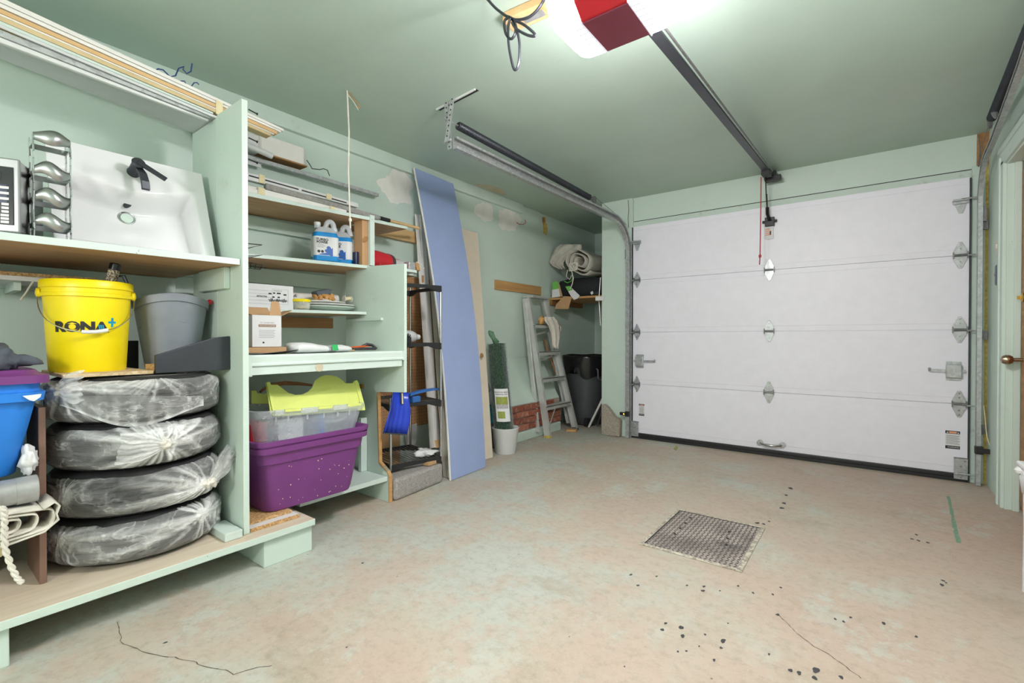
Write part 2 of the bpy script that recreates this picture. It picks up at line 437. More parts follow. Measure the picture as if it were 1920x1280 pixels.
def crumple(c, rx, ry, rz, amp, freq, flat=None, n=28):
    c = Vector(c); rs = []
    for j in range(n//2+1):
        a = PI*j/(n//2); rs.append([c+V(rx*math.sin(a)*math.cos(2*PI*k/n), ry*math.sin(a)*math.sin(2*PI*k/n), rz*math.cos(a)) for k in range(n)])
    b = MB().rings(rs, True, False)
    for v in b.v:
        d = v-c; q = abs(noise.noise(v*freq))+.6*abs(noise.noise(v*freq*2.3)); v += d*(amp*(q-.35)*3)
        if flat is not None: v.z = max(v.z, flat)
    return b
def fbm(p, s=1.0): return noise.noise(Vector(p)*s) + 0.5*noise.noise(Vector(p)*s*2.1)

XL, XR, YD, ZC = -2.95, 0.66, 4.56, 2.42        # left wall, right wall, garage-door wall, ceiling

# ---------------------------------------------------------------- the room
floor = struct(MB().bx(-3.2, 1.1, -2.7, 6.0, -0.1, 0).build('floor', 'floor_paint'))
b = MB()
def crack(px):                                     # thin dark crack drawn as narrow strips on the slab
    pts = [W(*p, z=0.0) for p in px]; out = []
    for a, c in zip(pts[:-1], pts[1:]):
        for k in range(8):
            q = a.lerp(c, k/8); q += V(fbm(q, 14)*0.012, fbm(q+V(5, 0, 0), 14)*0.012, 0); out.append(q)
    for a, c in zip(out[:-1], out[1:]):
        d = (c-a).normalized(); sd = V(-d.y, d.x, 0)*random.uniform(0.0006, 0.0016)
        b.add([a-sd+V(0, 0, .0008), c-sd+V(0, 0, .0008), c+sd+V(0, 0, .0008), a+sd+V(0, 0, .0008)], [(0, 1, 2, 3)])
crack([(220, 1165), (223, 1200), (268, 1222), (340, 1238), (405, 1252), (440, 1262), (520, 1245)])
crack([(1455, 1150), (1490, 1178), (1525, 1212), (1575, 1240), (1620, 1278)])
plain('crack_dark', (92, 78, 66), 0.9)
b.build('crack', 'crack_dark', floor, fix=False)
b = MB()
drops = [(1320, 1099, 5), (1318, 1107, 6), (1248, 1168, 5), (1242, 1180, 6), (1277, 1176, 8), (1280, 1192, 7), (1356, 1201, 8), (1352, 1214, 5), (1287, 1220, 4), (1271, 1221, 4),
    (1384, 1098, 4), (1412, 1111, 4), (1449, 1114, 4), (1464, 1101, 4), (1458, 1152, 5), (1530, 1256, 10), (1527, 1270, 7), (1577, 1269, 6), (1482, 1256, 6), (1498, 1261, 7), (1231, 1080, 4), (1196, 1097, 5),
    (1183, 1077, 5), (1288, 1097, 4), (1442, 1226, 4), (1322, 1189, 4), (1311, 1211, 3), (1339, 1237, 5), (1365, 1168, 3), (1566, 1160, 4), (1582, 1165, 4), (1595, 1157, 4), (1466, 952, 6), (1470, 943, 6), (1482, 915, 7), (1474, 928, 5),
    (1768, 1088, 4), (1766, 1096, 5), (1774, 1092, 3), (1710, 1010, 4), (1722, 1013, 4), (1740, 1017, 4), (1718, 1002, 4), (1420, 980, 6), (1432, 982, 5), (1442, 977, 4), (1718, 1193, 4), (680, 1055, 4), (715, 870, 3), (1350, 1107, 3), (1171, 1249, 3), (650, 1213, 3), (310, 1204, 4), (1657, 1168, 5)]
for i, (px, py, r) in enumerate(drops):
    p = W(px, py, z=0.0009); rr = r*0.5*(p.length)/F_PX
    b.add(blob(p, (1, 0, 0), (0, 1, 0), rr, rr*1.5, 12, 0.35, i), [list(range(12))])
plain('drop_dark', (66, 66, 66), 0.7, var=0.2, scale=200)
stuff(b.build('oil_drops', 'drop_dark', floor, fix=False))
b = MB()                                           # leftover streaks of darker green floor paint
for (pa, pb, w) in [((1778, 930), (1787, 972), .012), ((1787, 972), (1797, 1017), .014)]:
    p, q = W(*pa, z=.0008), W(*pb, z=.0008); d = (q-p); sd = V(-d.y, d.x, 0).normalized()
    L = [p.lerp(q, k/10)+sd*w*(0.6+0.5*fbm(p.lerp(q, k/10), 30)) for k in range(11)]; R = [p.lerp(q, k/10)-sd*w*(0.6+0.5*fbm(p.lerp(q, k/10)+V(3, 0, 0), 30)) for k in range(11)]
    b.add(L+R[::-1], [list(range(22))])
plain('old_green', (120, 158, 130), 0.7, var=0.25, scale=60); b.build('paint_streak', 'old_green', floor, fix=False)

ceiling = struct(MB().bx(-3.2, 1.1, -2.7, 6.0, ZC, ZC+.1).build('ceiling', 'ceiling_paint'))
MB().add(blob(W(925, 355, z=ZC-.001), (0, 1, 0), (1, 0, 0), .18, .07, 24, .3, 3), [list(range(24))]).build('peeled_patch', 'spackle_tan', ceiling, fix=False)
b = MB(); p0, p1 = W(822, 206, z=ZC-.002), W(895, 168, z=ZC-.002); d = (p1-p0).normalized(); sd = V(-d.y, d.x, 0)
b.add([p0-sd*.014, p1-sd*.014, p1+sd*.014, p0+sd*.014], [(0, 1, 2, 3)]); b.build('slot', 'black_wire', ceiling, fix=False)
b = MB(); b.bar(p0+V(0, 0, -.004)-sd*.016, p1+V(0, 0, -.004)-sd*.016, .008, .01); b.build('torn_edge', 'white', ceiling)

wl = struct(MB().bx(XL-.12, XL, -2.7, 4.44, 0, ZC).build('wall_left', 'mint_clean'))
struct(MB().bx(XL-.14, XL-.02, 4.44, 5.95, 0, ZC).build('wall_alcove_left', 'mint_clean'))
for i, (px, py, ru, rv) in enumerate([(745, 352, .17, .125), (909, 397, .13, .10), (955, 412, .19, .11)]):
    MB().add(blob(W(px, py, x=XL+.002), (0, 1, 0), (0, 0, 1), ru, rv, 36, .28, 20+i), [list(range(36))]).build('spackle_patch', 'spackle', wl, fix=False)
tl = struct(MB().bx(XL, XL+.035, -2.6, 4.06, 2.325, ZC).build('trim_1', 'mint', bevel=.003))
# foundation kerb with a stretch of bare brick
b = MB(); b.prism([(XL, 3.38, 0), (-2.68, 3.38, 0), (-2.68, 3.38, .085), (-2.70, 3.38, .1), (-2.70, 3.38, .36), (-2.72, 3.38, .39), (XL, 3.38, .80)], (0, 1.06, 0))
kerb = struct(b.build('trim_2', 'mint', bevel=.006))
b = MB(); b.bx(-2.705, -2.69, 3.42, 4.42, .10, .355); b.build('mortar_bed', 'mortar', kerb)
br = None
for row in range(4):
    y = 3.42 + (0 if row % 2 == 0 else -.09); z = .105+row*.064
    while y < 4.42:
        y0, y1 = max(y, 3.42), min(y+.195, 4.44 if row < 3 else 4.3)
        if y1-y0 > .05:
            ex = random.uniform(-.006, .006); o = MB().bx(-2.72, -2.672+ex, y0, y1, z, z+.054)
            for v in o.v: v += V(0, random.uniform(-.003, .003), random.uniform(-.003, .003))
            o.build('brick', 'brick', kerb, bevel=.004)
        y += .205

# alcove and pilaster left of the garage door
struct(MB().bx(-3.1, -1.9, 5.81, 5.95, 0, ZC).build('wall_alcove_back', 'mint_clean'))
struct(MB().bx(-2.235, -2.12, YD+.08, 5.81, 0, ZC).build('wall_alcove_right', 'mint_clean'))
wf = struct(MB().bx(-2.235, -1.895, YD-.03, YD+.08, 0, ZC).build('wall_front_left', 'mint', bevel=.003))
hd = struct(MB().bx(-1.895, XR+.1, YD-.005, YD+.10, 2.165, ZC).build('wall_front_header', 'mint_clean'))
struct(MB().bx(-1.895, .575, YD-.015, YD+.06, 2.11, 2.178).build('trim_3', 'mint_dirty', bevel=.002))
MB().bx(-1.895, .575, YD-.0055, YD, 2.178, 2.186).build('gap_line', 'ink', hd)
MB().bx(-1.93, -1.89, YD-.032, YD-.004, 2.11, 2.40).build('jamb_edge', 'mint_dirty', hd)
wfr = struct(MB().bx(.575, .645, YD-.012, YD+.08, 0, 2.2).build('wall_front_right', 'mint_dirty', bevel=.003))
MB().bx(.645, XR+.01, YD-.01, YD+.06, 0, 2.25).build('foam_gap', 'foam', wfr)
MB().bx(.60, XR, YD-.012, YD-.004, 2.2, 2.42).build('dark_gap', 'brown_board', wfr)

# right wall with the doorway whose far jamb shows
wr = struct(MB().bx(XR, XR+.14, 3.99, 5.0, 0, ZC).build('wall_right_far', 'mint_clean'))
struct(MB().bx(XR, XR+.14, 3.07, 3.99, 2.06, ZC).build('wall_right_header', 'mint_clean'))
struct(MB().bx(XR, XR+.14, -2.7, 3.07, 0, ZC).build('wall_right', 'mint_clean'))
struct(MB().bx(-3.2, 1.1, -2.8, -2.7, 0, ZC).build('wall_back', 'mint_clean'))
b = MB(); b.bx(XR-.025, XR+.0, 3.97, 4.06, 0, 2.06).bx(XR-.032, XR, 4.03, 4.065, 0, 2.09)
b.bx(XR-.025, XR, 2.99, 3.09, 0, 2.06).bx(XR-.025, XR, 2.99, 4.065, 2.04, 2.13).bx(XR-.034, XR, 2.99, 4.075, 2.115, 2.15)
struct(b.build('trim_4', 'mint', bevel=.004))
b = MB(); b.bx(XR-.01, XR+.13, 3.955, 3.992, 0, 2.05).bx(XR+.02, XR+.05, 3.94, 3.956, 0, 2.04).bx(XR-.01, XR+.13, 3.07, 3.10, 0, 2.05).bx(XR-.01, XR+.13, 3.07, 3.99, 2.03, 2.06)
struct(b.build('trim_5', 'mint', bevel=.003))
door = bpy.data.objects.new('door_1', None); col.objects.link(door); door.location = (XR+.07, 3.5, 0); WM[door] = Matrix.Translation((XR+.07, 3.5, 0)); struct(door)
MB().bx(XR+.055, XR+.095, 3.105, 3.95, .01, 2.03).build('door_slab', 'door_wood', door, bevel=.003)
MB().bx(XR+.048, XR+.056, 3.83, 3.925, .05, 1.98).build('edge_rail', 'brown_board', door, bevel=.002)
kb = MB().cyl((XR+.055, 3.88, .885), (XR+.0, 3.88, .885), .011, 12); kb.lathe([(.004, 0), (.02, .006), (.028, .02), (.028, .034), (.02, .05), (.004, .056)], (XR+.012, 3.88, .885), 20, (-1, 0, 0)); kb.lathe([(.033, 0), (.033, .006), (.0, .007)], (XR+.055, 3.88, .885), 20, (-1, 0, 0))
kb.build('door_knob', 'nickel', door, smooth=True)
kb = MB().lathe([(.026, 0), (.026, .008), (.018, .012), (0.0, .013)], (XR+.05, 3.885, 1.24), 20, (-1, 0, 0)); kb.bx(XR+.022, XR+.04, 3.882, 3.888, 1.23, 1.25); kb.build('deadbolt', 'brass', door, smooth=True)
plain('switch_beige', (226, 214, 196), .4, var=.02)
o = MB().bx(XR-.008, XR, 4.175, 4.245, 1.525, 1.64); o.bx(XR-.016, XR-.008, 4.203, 4.218, 1.57, 1.60)
tag(o.build('light_switch', 'switch_beige', bevel=.002), 'beige light switch plate on the right wall above the wall button', 'light switch')
o = thing('opener_button', 'dark oval door opener button on the right wall by the door casing', 'button', (XR, 4.15, 1.36))
MB().obb((XR-.013, 4.145, 1.40), (.013, 0, 0), (0, .032, 0), (0, 0, .066)).build('button_body', 'navy', o, bevel=.012)
MB().lathe([(.010, 0), (.008, .005), (0, .006)], (XR-.026, 4.145, 1.405), 14, (-1, 0, 0)).build('push_button', 'ink_grey', o, smooth=True)
LP = V(-.55, -1.75, 1.72)  # unseen pendant, added to fill the shelves with light
o = thing('fill_pendant', 'added white globe fill lamp hanging on a cord behind the camera', 'lamp', (LP.x, LP.y, ZC))
MB().lathe([(.05, 0), (.05, -.02), (.01, -.03)], (LP.x, LP.y, ZC), 20).build('ceiling_rose', 'white', o, smooth=True)
MB().cyl((LP.x, LP.y, ZC-.02), (LP.x, LP.y, LP.z+.28), .004, 8).build('cord', 'white', o)
MB().lathe([(.012, .30), (.03, .27), (.035, .21)], LP, 16).build('lamp_holder', 'white', o, smooth=True)
MB().lathe([(.035, .215), (.07, .20), (.085, .16), (.07, .115), (.03, .09), (.003, .085)], LP, 24).build('globe', 'lit_bulb', o, smooth=True)
ld = bpy.data.lights.new('fill_lamp', 'POINT'); ld.energy = FILL_LAMP; ld.shadow_soft_size = .16; ld.color = (1, .955, .98)
lo = bpy.data.objects.new('fill_lamp', ld); col.objects.link(lo); lo.parent = o; lo.matrix_parent_inverse = WM[o].inverted(); lo.location = LP-V(0, 0, .12)

# ---------------------------------------------------------------- garage door
DX0, DX1, DY = -1.888, .563, 4.53
gd = bpy.data.objects.new('door_2', None); col.objects.link(gd); gd.location = (-.66, DY, 0); WM[gd] = Matrix.Translation((-.66, DY, 0)); struct(gd)
SEAM = [.055, .545, 1.066, 1.588, 2.128]
for k in range(4):
    a, c = SEAM[k]+.0012, SEAM[k+1]-.0012
    pr = [(DX0, DY+.002, a), (DX0, DY+.002, a+.042), (DX0, DY, a+.045), (DX0, DY, c-.045), (DX0, DY+.002, c-.042), (DX0, DY+.002, c), (DX0, DY+.045, c), (DX0, DY+.045, a)]
    MB().prism(pr, (DX1-DX0, 0, 0)).build('door_panel', 'white_door', gd)
b = MB().bx(DX0, DX1, DY-.012, DY+.04, .028, .055); b.bx(DX0, DX1, DY-.004, DY+.035, .0, .03)
b.build('bottom_seal', 'black_plastic', gd, bevel=.004)
b = MB().bx(DX0-.012, DX0-.001, DY-.004, DY+.03, .0, 2.12); b.build('side_seal', 'dark_steel', gd)
b = MB().bx(DX1+.001, DX1+.010, DY-.004, DY+.03, .0, 2.12); b.build('side_seal', 'dark_steel', gd)
def hinge(x, z, side=0, s_=1.0):
    """leaf hinge over a panel seam; side -1/+1 adds the roller stem toward the track"""
    w, h, y = .036*s_, .092*s_, DY-.003
    b = MB()
    for sg in (1, -1):
        pl = [(x-w, y, z+sg*.008), (x+w, y, z+sg*.008), (x+w, y, z+sg*.03), (x+w*.25, y, z+sg*h), (x-w*.25, y, z+sg*h), (x-w, y, z+sg*.03)]
        b.prism(pl, (0, -.004, 0))
    o = b.build('hinge', 'galv', gd, bevel=.0015)
    b = MB()
    for zz, xx in ((.045, 0), (.075, 0), (-.045, 0), (-.075, 0)): b.cyl((x+xx, y-.003, z+zz), (x+xx, y-.009, z+zz), .0055, 6)
    b.build('screws', 'chrome', o)
    b = MB().cyl((x-w-.004, y-.012, z), (x+w+.004, y-.012, z), .0075, 10)
    for sg in (-1, 1): b.bx(x+sg*w-.003, x+sg*w+.003, y-.022, y, z-.022, z+.022)
    b.build('barrel', 'galv_dark', o)
    if side:
        b = MB().cyl((x+side*w, y-.03, z-.006), (x+side*.095, y-.03, z-.006), .0055, 8); b.cyl((x+side*.082, y-.03, z-.006), (x+side*.098, y-.03, z-.006), .02, 14)
        b.build('roller', 'galv', o, smooth=True)
for z in SEAM[1:4]:
    hinge(-.668, z); hinge(DX0+.045, z, -1, .82); hinge(DX1-.045, z, 1, 1.0)
for x, sd in ((DX0+.045, -1), (DX1-.045, 1)):                      # top roller brackets
    z, y = 1.965, DY-.003
    b = MB().prism([(x-.036, y, z), (x+.036, y, z), (x+.01, y, z-.085), (x-.01, y, z-.085)], (0, -.004, 0)); b.bx(x-.045, x+.04, y-.05, y, z-.003, z+.002); b.bx(x-.042, x+.042, y-.02, y-.012, z-.02, z+.014)
    b.cyl((x, y-.035, z+.008), (x+sd*.10, y-.035, z+.008), .0055, 8); b.build('roller_bracket', 'galv', gd)
for x, sd in ((DX0+.03, -1), (DX1-.035, 1)):                       # bottom corner brackets
    y = DY-.004
    b = MB().bx(x-.036, x+.036, y-.014, y-.010, .02, .17); b.bx(x-.036, x+.036, y-.014, y, .165, .17); b.bx(x-.036, x+.036, y-.03, y-.014, .055, .059); b.cyl((x-.02, y-.03, .062), (x+sd*.09, y-.03, .062), .006, 8)
    o = b.build('bottom_bracket', 'galv', gd, bevel=.001)
    b = MB()
    for dx, zz in ((.0, .11), (.02, .15), (0, .035)): b.cyl((x+dx, y-.014, zz), (x+dx, y-.019, zz), .006, 6)
    b.build('screws', 'chrome', o)
for x, sd, xb in ((DX0+.075, 1, -1.66), (DX1-.075, -1, .36)):      # slide locks
    y, z = DY-.003, .775
    o = MB().bx(x-.042, x+.042, y-.028, y, z-.048, z+.048).build('slide_lock', 'galv', gd, bevel=.006)
    b = MB()
    for sg in (1, -1):
        b.bx(x-.04, x+.04, y-.004, y, z+sg*.055-.012, z+sg*.055+.012)
    b.build('lock_flange', 'galv', o, bevel=.003)
    b = MB().bx(min(x, xb), max(x, xb), y-.020, y-.014, z-.006, z+.012); b.cyl((xb, y-.022, z), (xb, y-.008, z+.016), .009, 10); b.bx(x-sd*.042, x-sd*.06, y-.02, y-.008, z-.006, z+.012)
    b.build('lock_bar', 'galv', o)
x, y, z = -.65, DY-.003, .105                                       # lift handle
b = MB()
for sg in (-1, 1): b.lathe([(.024, 0), (.022, .006), (.0, .007)], (x+sg*.085, y, z), 16, (0, -1, 0), 1.2, 1.0)
o = b.build('lift_handle', 'galv', gd, smooth=True)
MB().tube([(x-.08, y-.006, z), (x-.065, y-.02, z-.004), (x-.04, y-.036, z-.006), (x, y-.04, z-.007), (x+.04, y-.036, z-.006), (x+.065, y-.02, z-.004), (x+.08, y-.006, z)], [.008, .009, .010, .011, .010, .009, .008], 10).build('grip', 'brushed', o, smooth=True)
def warning(x0, x1, z0, z1):
    y = DY-.0012
    o = MB().bx(x0, x1, y, DY, z0, z1).build('warning_label', 'white_paper', gd)
    h = z1-z0; w = x1-x0
    MB().bx(x0, x1, y-.0004, y, z1-h*.16, z1).bx(x0, x1, y-.0004, y, z0, z0+h*.17).build('black_band', 'ink', o)
    MB().bx(x0+w*.28, x1-w*.25, y-.0007, y, z1-h*.14, z1-h*.03).build('orange_panel', 'ink_orange', o)
    b = MB()
    for k in range(7): b.bx(x0+w*.06, x1-w*(.04+.1*(k % 2)), y-.0005, y, z1-h*(.27+.075*k)-h*.018, z1-h*(.27+.075*k)+h*.012)
    b.build('text_lines', 'ink_grey', o)
    b = MB()
    for xc in (x0+w*.14, x1-w*.12): b.add([(xc-w*.06, y-.0007, z1-h*.13), (xc+w*.06, y-.0007, z1-h*.13), (xc, y-.0007, z1-h*.04)], [(0, 1, 2)])
    b.build('triangles', 'white_paper', o, fix=False)
    text('DANGER', h*.095, frame((x0+w*.5, y-.001, z1-h*.085), (1, 0, 0), (0, 0, 1)), 'white_paper', o)
    text('WARNING', h*.10, frame((x0+w*.55, y-.001, z0+h*.085), (1, 0, 0), (0, 0, 1)), 'white_paper', o)
warning(-1.824, -1.768, .23, .348); warning(.448, .525, .225, .352)

# ---------------------------------------------------------------- tracks, springs, opener
def c_track(name, pts, side, label, k1=1.2, k2=1.3):
    """galvanised C channel along a path; side = +1 opens toward +x"""
    rs = []; n = len(pts)
    prof = [(a_*k1, b_*k2) for a_, b_ in ((0, -.027), (.03, -.027), (.03, -.016), (.027, -.016), (.027, -.024), (.003, -.024), (.003, .024), (.027, .024), (.027, .016), (.03, .016), (.03, .027), (0, .027))]
    for i, p in enumerate(pts):
        d = (Vector(pts[min(i+1, n-1)])-Vector(pts[max(i-1, 0)])).normalized(); X = V(side, 0, 0); X = (X-d*X.dot(d)).normalized(); N = d.cross(X)
        rs.append([Vector(p)+X*a+N*c for a, c in prof])
    o = thing(name, label, 'track', pts[0]); MB().rings(rs).build('channel', 'galv', o); return o
def arc(xa, xb, y0, z0, r, n=10):
    return [V(xa+(xb-xa)*k/n, y0-r*(1-math.cos(PI/2*k/n)), z0+r*math.sin(PI/2*k/n)) for k in range(n+1)]
tlft = c_track('door_track', [V(-1.93, 4.475, .005), V(-1.93, 4.475, 1.0)] + arc(-1.93, -1.965, 4.475, 1.885, .28) + [V(-1.975, 3.2, 2.165), V(-1.975, 2.03, 2.165)], 1, 'galvanised garage door track along the ceiling beside the shelves')
trgt = c_track('door_track', [V(.62, 4.475, .005), V(.62, 4.475, 1.0)] + arc(.62, .612, 4.475, 1.88, .30) + [V(.60, 3.9, 2.185), V(.545, 3.0, 2.205), V(.50, 2.4, 2.22)], -1, 'galvanised garage door track running up the right wall', .8, .8)
for t_, x, s_ in ((tlft, -1.93, -1), (trgt, .62, 1)):
    for z in ((.35, 1.1, 1.72) if s_ < 0 else (.35, 1.0, 1.75)): MB().bx(x-.008, x+.012, 4.50, 4.53, z, z+.05).bx(min(x, x+s_*.034), max(x, x+s_*.034), 4.515, 4.53, z, z+.06).build('bracket', 'galv_dark', t_)
    b = MB().bx(x-.02, x+.02, 4.47, 4.50, 1.80, 1.90); b.build('splice_plate', 'galv_dark', t_)
def perforated(mb, holes, a, c, w=.032):
    a, c = Vector(a), Vector(c); mb.bar(a, c, w, .003, up=(0, 1, 0))
    d = (c-a); n = max(2, int(d.length/.028))
    for k in range(n):
        p = a+d*(k+.5)/n; holes.cyl(p+V(0, -.0022, 0), p+V(0, .0022, 0), .005, 8)
b, h = MB(), MB()
perforated(b, h, (-1.985, 2.015, 2.13), (-2.02, 2.02, 2.43)); perforated(b, h, (-2.0, 2.0, 2.16), (-1.955, 2.01, 2.43))
b.cyl((-1.99, 1.98, 2.165), (-1.94, 1.98, 2.165), .007, 8)
hang = thing('track_hanger', 'perforated steel hanger holding the ceiling track end under the slot', 'bracket', (-1.985, 2.015, 2.13))
b.build('perforated_strap', 'alu_flat', hang); stuff(h.build('holes', 'black_wire', hang))
def spring(a, c, r, label, turns=150, wire=.0042):
    a, c = Vector(a), Vector(c); d = (c-a).normalized(); u = d.orthogonal().normalized(); w = d.cross(u)
    o = thing('extension_spring', label, 'spring', a); pts = []; n = turns*9
    for i in range(n+1):
        t = i/n; an = 2*PI*turns*t; pts.append(a.lerp(c, t)+(u*math.cos(an)+w*math.sin(an))*r)
    MB().tube(pts, wire, 4).build('coil', 'dark_steel', o, smooth=True)
    b = MB().tube([c+(u*math.cos(k*.55)+w*math.sin(k*.55))*.014*(1)+d*(.012+.004*k) for k in range(12)], .0035, 6)
    b.build('end_hook', 'galv_dark', o, smooth=True)
    b = MB().cyl(c+d*.085-V(.008, 0, 0), c+d*.085+V(.008, 0, 0), .034, 20); b.build('pulley', 'galv_dark', o, smooth=True)
    MB().tube([a-d*.12, a], .005, 6).build('eye_bolt', 'galv', o)
    return c+d*.085
e = spring((-2.0, 2.10, 2.305), (-1.985, 3.78, 2.262), .022, 'long dark steel spring above the ceiling track beside the shelves')
cb = MB().tube([e+V(0, 0, .034), V(-1.965, 4.40, 2.20), V(-1.95, 4.50, 2.15)], .0022, 5); cb.tube([e-V(0, 0, .034), V(-1.97, 3.4, 2.22)], .0022, 5); cb.tube([V(-1.935, 4.512, 2.40), V(-1.93, 4.515, 2.30), V(-1.935, 4.51, 2.22), V(-1.925, 4.50, 2.12)], .003, 5)
tag(cb.build('lift_cable', 'galv_dark'), 'thin steel lift cable over the left garage door corner', 'cable')
e = spring((.52, 2.3, 2.33), (.585, 3.95, 2.315), .022, 'dark steel spring above the track by the right wall', 140)
cb = MB().tube([e+V(0, 0, .03), V(.60, 4.40, 2.24), V(.605, 4.50, 2.18)], .0022, 5); cb.tube([V(.60, 4.50, 2.40), V(.61, 4.50, 2.28), V(.60, 4.50, 2.18)], .003, 5)
tag(cb.build('lift_cable', 'galv_dark'), 'thin steel lift cable over the right garage door corner', 'cable')
b = MB().lathe([(.012, 0), (.034, .005), (.030, .015), (.008, .022)], W(1860, 214, x=.565)+V(0, 0, 0), 18, (1, 0, .4)); tag(b.build('cable_pulley', 'galv_dark', smooth=True), 'round metal pulley under the ceiling near the right wall', 'pulley')

op = thing('door_opener', 'red garage door opener with two lit white side lenses on the ceiling', 'door opener', (-.675, 1.45, 2.05))
prf = [(1.578, 2.05), (1.378, 2.05), (1.330, 2.085), (1.300, 2.14), (1.295, 2.20), (1.578, 2.20)]
x0, x1 = -.757, -.593
MB().prism([(x0, y, z) for y, z in prf], (x1-x0, 0, 0)).build('housing', 'red', op, bevel=.004)
MB().bx(x0+.002, x1-.002, 1.385, 1.574, 2.046, 2.052).build('bottom_plate', 'maroon', op, bevel=.002)
MB().bar((x0, 1.3115, 2.13), (x1, 1.3115, 2.13), .004, .004).build('pinstripe', 'white', op)
MB().lathe([(.010, 0), (.010, .003), (0, .004)], (-.735, 1.345, 2.082), 14, (0, -.75, -.65)).build('screw', 'chrome', op)
def lens(xa, xb):
    s_ = 1 if xb > xa else -1; cy, cz = 1.44, 2.13; rs = []
    for t, sc_ in ((0, 1.0), (.25, 1.0), (.62, .985), (.85, .9), (.97, .72), (1.0, .5)):
        ring = []
        for y, z in prf: ring.append(V(xa+(xb-xa)*t, cy+(y-cy)*sc_, cz+(z-cz)*(sc_ if z < cz else 1)))
        rs.append(ring)
    o = MB().rings(rs).build('lens', ['lit_lens', 'lens_upper'], op, smooth=True)
    for p in o.data.polygons:
        if p.center.z > .085 or p.normal.z > .5: p.material_index = 1          # emission cut on the upper faces to keep the ceiling from burning out
    return o
lens(x0-.001, -.872); lens(x1+.001, -.478)
MB().bx(-.90, -.45, 1.285, 1.60, 2.2005, 2.214).build('light_shield', 'galv_dark', op, bevel=.003)  # added plate that blocks the lens light going up to the ceiling
for xs in (-.74, -.61):
    for yy in (1.36, 1.55): MB().bar((xs, yy, 2.195), (xs, yy, ZC), .03, .003, up=(0, 1, 0)).build('hanging_strap', 'alu_flat', op)
for sg, xe in ((-1, x0), (1, x1)):
    for k in range(6): MB().bx(min(xe, xe+sg*(.03+.006*(k % 2))), max(xe, xe+sg*(.03+.006*(k % 2))), 1.40+.03*k, 1.407+.03*k, 2.044, 2.052).build('lens_rib', 'lens_ribs', op)
    MB().bx(xe-.002, xe+.002, 1.375, 1.58, 2.043, 2.06).build('lens_seam', 'lens_ribs', op)
rail = thing('opener_rail', 'long dark steel opener rail running to the garage door header', 'rail', (-.655, 1.58, 2.15))
A, B = V(-.655, 1.57, 2.165), V(-.655, 4.46, 2.365)
b = MB().bar(A, B, .045, .012); b.bar(A+V(0, 0, .02), B+V(0, 0, .02), .012, .03); b.build('t_rail', 'dark_steel', rail, bevel=.002)
MB().tube([A+V(.035, 0, .01), B+V(.03, -.1, .005)], .006, 6).build('chain', 'galv_dark', rail)
MB().tube([A+V(-.03, 0, .02), B+V(-.03, -.1, .02)], .004, 6).build('return_cable', 'galv_dark', rail)
b = MB().bx(-.70, -.61, 4.44, 4.555, 2.335, 2.40); b.bx(-.69, -.57, 4.40, 4.46, 2.31, 2.35); b.build('header_bracket', 'black_plastic', rail, bevel=.004)
MB().obb((-.655, 4.28, 2.335), (.03, 0, 0), (0, .06, .004), (0, 0, .022)).build('trolley', 'black_plastic', rail, bevel=.004)
arm = thing('door_linkage', 'bent black arm joining the opener rail to the top door panel', 'linkage', (-.665, 4.3, 2.3))
b = MB().bar((-.665, 4.30, 2.31), (-.672, 4.40, 2.15), .03, .006, up=(1, 0, 0)); b.bar((-.668, 4.375, 2.19), (-.672, 4.44, 2.08), .034, .009, up=(1, 0, 0)); b.tube([(-.672, 4.43, 2.10), (-.674, 4.455, 2.05), (-.668, 4.49, 2.015), (-.655, 4.51, 2.0)], .014, 8)
b.build('arm_bar', 'black_gloss', arm)
b = MB().bx(-.70, -.63, 4.495, 4.53, 1.955, 2.03); b.cyl((-.72, 4.505, 1.995), (-.61, 4.505, 1.995), .012, 10); b.build('door_bracket', 'black_plastic', arm, bevel=.003)
o = MB().bx(-.708, -.637, 4.518, 4.520, 1.85, 1.965).build('instruction_tag', 'white_paper', arm)
plain('tag_tan', (222, 208, 196), 0.7)
b = MB()
for k in range(4): b.bx(-.70, -.665+.01*(k % 2), 4.5172, 4.518, 1.93-.016*k, 1.936-.016*k)
b.build('print_lines', 'ink_orange', o); MB().bx(-.665, -.655, 4.5172, 4.518, 1.885, 1.915).build('print_icon', 'ink', o)
rc = thing('release_cord', 'red emergency release cord hanging in front of the garage door', 'cord', W(1424, 335, y=4.22))
p0, p1, p2 = W(1427, 332, y=4.22), W(1425, 480, y=4.22), W(1424, 496, y=4.22)
MB().tube([p0, p0.lerp(p1, .5)+V(.001, 0, 0), p1, p2], .004, 7).build('cord_line', 'red_cord', rc, smooth=True)
MB().lathe([(.004, -.014), (.010, -.008), (.010, .008), (.004, .014)], p1, 10).build('knot', 'red_cord', rc, smooth=True)

